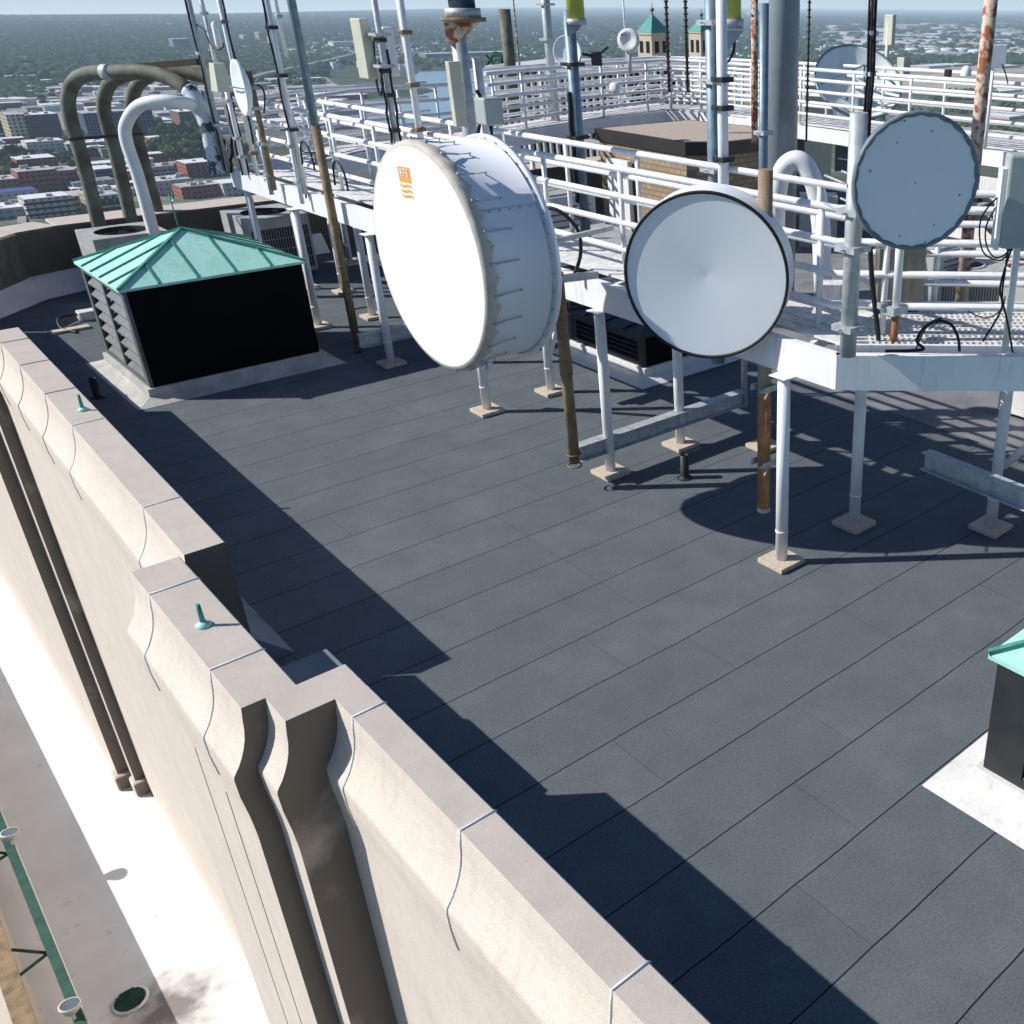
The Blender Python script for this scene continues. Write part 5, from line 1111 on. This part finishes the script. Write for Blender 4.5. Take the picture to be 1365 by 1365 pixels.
# parked cars on the streets and lots
car0 = None
for k in range(40):
    u, v = rnd.choice([(rnd.uniform(55, 85), rnd.uniform(196, 212)), (rnd.uniform(150, 210), rnd.uniform(244, 262)), (rnd.uniform(0, 60), rnd.uniform(212, 219))]); q = P(u, v, GZ+1.3)
    t = thing('parked_car', 'tiny parked car in the lots between the brick buildings', 'car', q, 'cars parked in the streets far below')
    if car0 is None:
        b_ = MB().box(q.x-2.2, q.x+2.2, q.y-.9, q.y+.9, q.z+.3, q.z+.85).hexa([q+Vector(w_) for w_ in ((-1.4, -.85, .85), (1.3, -.85, .85), (1.3, .85, .85), (-1.4, .85, .85), (-.8, -.7, 1.4), (.8, -.7, 1.4), (.8, .7, 1.4), (-.8, .7, 1.4))]).build('body', 'c_roofwhite', t); car0 = b_
    else: b_ = car0.copy(); COL.objects.link(b_); b_.parent = t

# ---------------------------------------------------------------- neighbouring towers close by
t = thing('neighbour_rooftop', 'neighbouring rooftop screened by white upright fins over dark panels beyond the far railing', 'building', (40, 60, -140))
def at(u, v, d): return PD(u, v, d)
a_, b_ = at(660, 168, 62), at(838, 152, 60); z1_ = at(740, 96, 61).z; z0_ = a_.z-2; dv = (b_-a_); dv.z = 0; L = dv.length; dv /= L; nv = Vector((-dv.y, dv.x, 0))
if nv.dot(Vector((1, 1, 0))) < 0: nv = -nv
a_.z = 0
def pan(s0, s1, o0, o1, z0, z1, m, name, par):
    q = [a_+dv*s0+nv*o0, a_+dv*s1+nv*o0, a_+dv*s1+nv*o1, a_+dv*s0+nv*o1]; return MB().hexa([Vector((v_.x, v_.y, z0)) for v_ in q]+[Vector((v_.x, v_.y, z1)) for v_ in q]).build(name, m, par)
pan(0, L, .4, 9, -140, z1_-.05, 'fin_dark', 'wall', t); pan(-.2, L+.2, -.1, 9.2, z1_, z1_+.25, 'fin', 'cornice', t); pan(.2, L-.2, .1, 9, z1_+.26, z1_+.3, 'c_grey', 'roof', t)
hh = z1_-z0_
for k in range(4): zz = z0_+hh*k/4; pan(-.1, L+.1, -.02, .38, zz, zz+.22, 'fin', 'floor_band', t)
fm = MB()
for k in range(int(L/.42)):
    s0 = k*.42; q = [a_+dv*s0-nv*.0, a_+dv*(s0+.13), a_+dv*(s0+.13)+nv*.35, a_+dv*s0+nv*.35]; fm.hexa([Vector((v_.x, v_.y, z0_-6)) for v_ in q]+[Vector((v_.x, v_.y, z1_-.01)) for v_ in q])
fm.build('fins', 'fin', t)
# roof letters and the green globe emblem
em = thing('roof_emblem', 'round green wire globe emblem standing among dark roof letters', 'sign', at(663, 88, 66))
g0 = at(662, 80, 66); nrm = Vector((-1, -1, 0)).normalized(); sx_ = Vector((1, -1, 0)).normalized(); Rg = .45
gm = MB()
for rx in (1, .62, .2): gm.tube([g0+sx_*math.cos(k*math.pi/12)*Rg*rx+Vector((0, 0, math.sin(k*math.pi/12)*Rg)) for k in range(25)], .035, 5, False)
for hz in (-.5, 0, .5): w_ = math.sqrt(1-hz*hz)*Rg; gm.tube([g0-sx_*w_+Vector((0, 0, hz*Rg)), g0+sx_*w_+Vector((0, 0, hz*Rg))], .035, 5)
M['emgreen'] = mat('emblem_green', (.02, .30, .14), None, .5, fine=0); gm.build('globe', 'emgreen', em)
MB().tube(vert(g0, g0.z-2, g0.z-.45), .04, 6).build('post', 'black', em)
rmm = Matrix((sx_, Vector((0, 0, 1)), nrm)).transposed()
text('A', 1.1, at(673, 81, 66), rmm, 'black', em, 'letter', .03); text('X', .9, at(654, 81, 66), rmm, 'black', em, 'letter', .03)
# tangle of white lattice steelwork on another roof, right of the fins
t = thing('roof_lattice', 'tangle of white steel lattice and pipes on the roof beyond the curved far railing', 'steel lattice', at(900, 150, 56))
rnd = random.Random(5); lm = MB(); lm2 = MB()
for k in range(17):
    u = 838+k*9.5
    if 938 < u < 962: continue
    p0, p1 = at(u, 158, 58+rnd.uniform(-2, 4)), at(u, 78+rnd.uniform(0, 18), 60); p1.x, p1.y = p0.x, p0.y; lm.bar(p0-Vector((0, 0, 3)), p1, .12, .12, (1, 0, 0))
for k in range(34):
    u = rnd.uniform(838, 985); v = rnd.uniform(98, 150); p0 = at(u, v, 58); p1 = at(u+rnd.choice([-14, 14]), v-rnd.uniform(10, 24), 58.5); (lm if rnd.random() < .6 else lm2).bar(p0, p1, .1, .1, (1, 0, 0))
for v in (84, 104, 122, 140): lm.bar(at(836, v, 58.5), at(990, v+3, 57.5), .12, .14)
lm.build('frame', 'fin', t); lm2.build('pipework', mat('warm_pipe', (.42, .33, .24), None, .7, fine=0), t)
t2 = thing('neighbour_rooftop', 'plain pale rooftop slab with dark shadows under the lattice beyond the far railing', 'building', at(900, 160, 66))
q0, q1 = at(836, 92, 66), at(1005, 96, 64); z_ = q0.z-1.6; d_ = (q1-q0); d_.z = 0; Ld = d_.length; d_ /= Ld; n2 = Vector((-d_.y, d_.x, 0)); n2 = n2 if n2.dot(Vector((1, 1, 0))) > 0 else -n2
qq = [q0, q0+d_*Ld, q0+d_*Ld+n2*25, q0+n2*25]; MB().hexa([Vector((v_.x, v_.y, -140)) for v_ in qq]+[Vector((v_.x, v_.y, z_)) for v_ in qq]).build('wall', 'c_stone', t2)
# the two turrets with green pyramid roofs
def turret(u, d, wpx, vb, ve, va, lab):
    q = at(u, vb, d); w_ = wpx*d/CF*.5; ze = at(u, ve, d).z; za = at(u, va, d).z; t = thing('roof_turret', lab, 'turret', (q.x, q.y, q.z), 'copper-roofed turrets beyond the far railing')
    MB().box(q.x-w_, q.x+w_, q.y-w_, q.y+w_, q.z-6, ze).build('wall', 'c_stone', t)
    MB().box(q.x-w_*1.08, q.x+w_*1.08, q.y-w_*1.08, q.y+w_*1.08, ze, ze+.15).build('cornice', 'c_stone', t)
    e_ = w_*1.1; MB().add([(q.x-e_, q.y-e_, ze+.15), (q.x+e_, q.y-e_, ze+.15), (q.x+e_, q.y+e_, ze+.15), (q.x-e_, q.y+e_, ze+.15), (q.x, q.y, za)], [(0, 1, 4), (1, 2, 4), (2, 3, 4), (3, 0, 4), (3, 2, 1, 0)]).build('roof', 'c_tile', t)
    MB().tube(vert(q, za-.3, za+.8), .08, 6, r1=.02).lathe((q.x, q.y, za+.1), (0, 0, 1), [(0, 0), (.1, .18), (.25, .18), (.35, 0)], 8).build('finial', 'rust_brown', t)
    for s_ in (-.45, .45):
        MB().box(q.x-w_-.03, q.x-w_+.02, q.y+s_*w_-.3*w_/1.3, q.y+s_*w_+.3*w_/1.3, q.z+.3*(ze-q.z), q.z+.75*(ze-q.z)).build('window', 'c_dark', t)
        MB().box(q.x+s_*w_-.3*w_/1.3, q.x+s_*w_+.3*w_/1.3, q.y-w_-.03, q.y-w_+.02, q.z+.3*(ze-q.z), q.z+.75*(ze-q.z)).build('window', 'c_dark', t)
turret(872, 90, 27, 80, 46, 18, 'left, nearer turret of buff stone under a green pyramid roof')
turret(936, 100, 22, 80, 44, 24, 'right, partly hidden turret of buff stone under a green pyramid roof')
print('objects', len(bpy.data.objects))
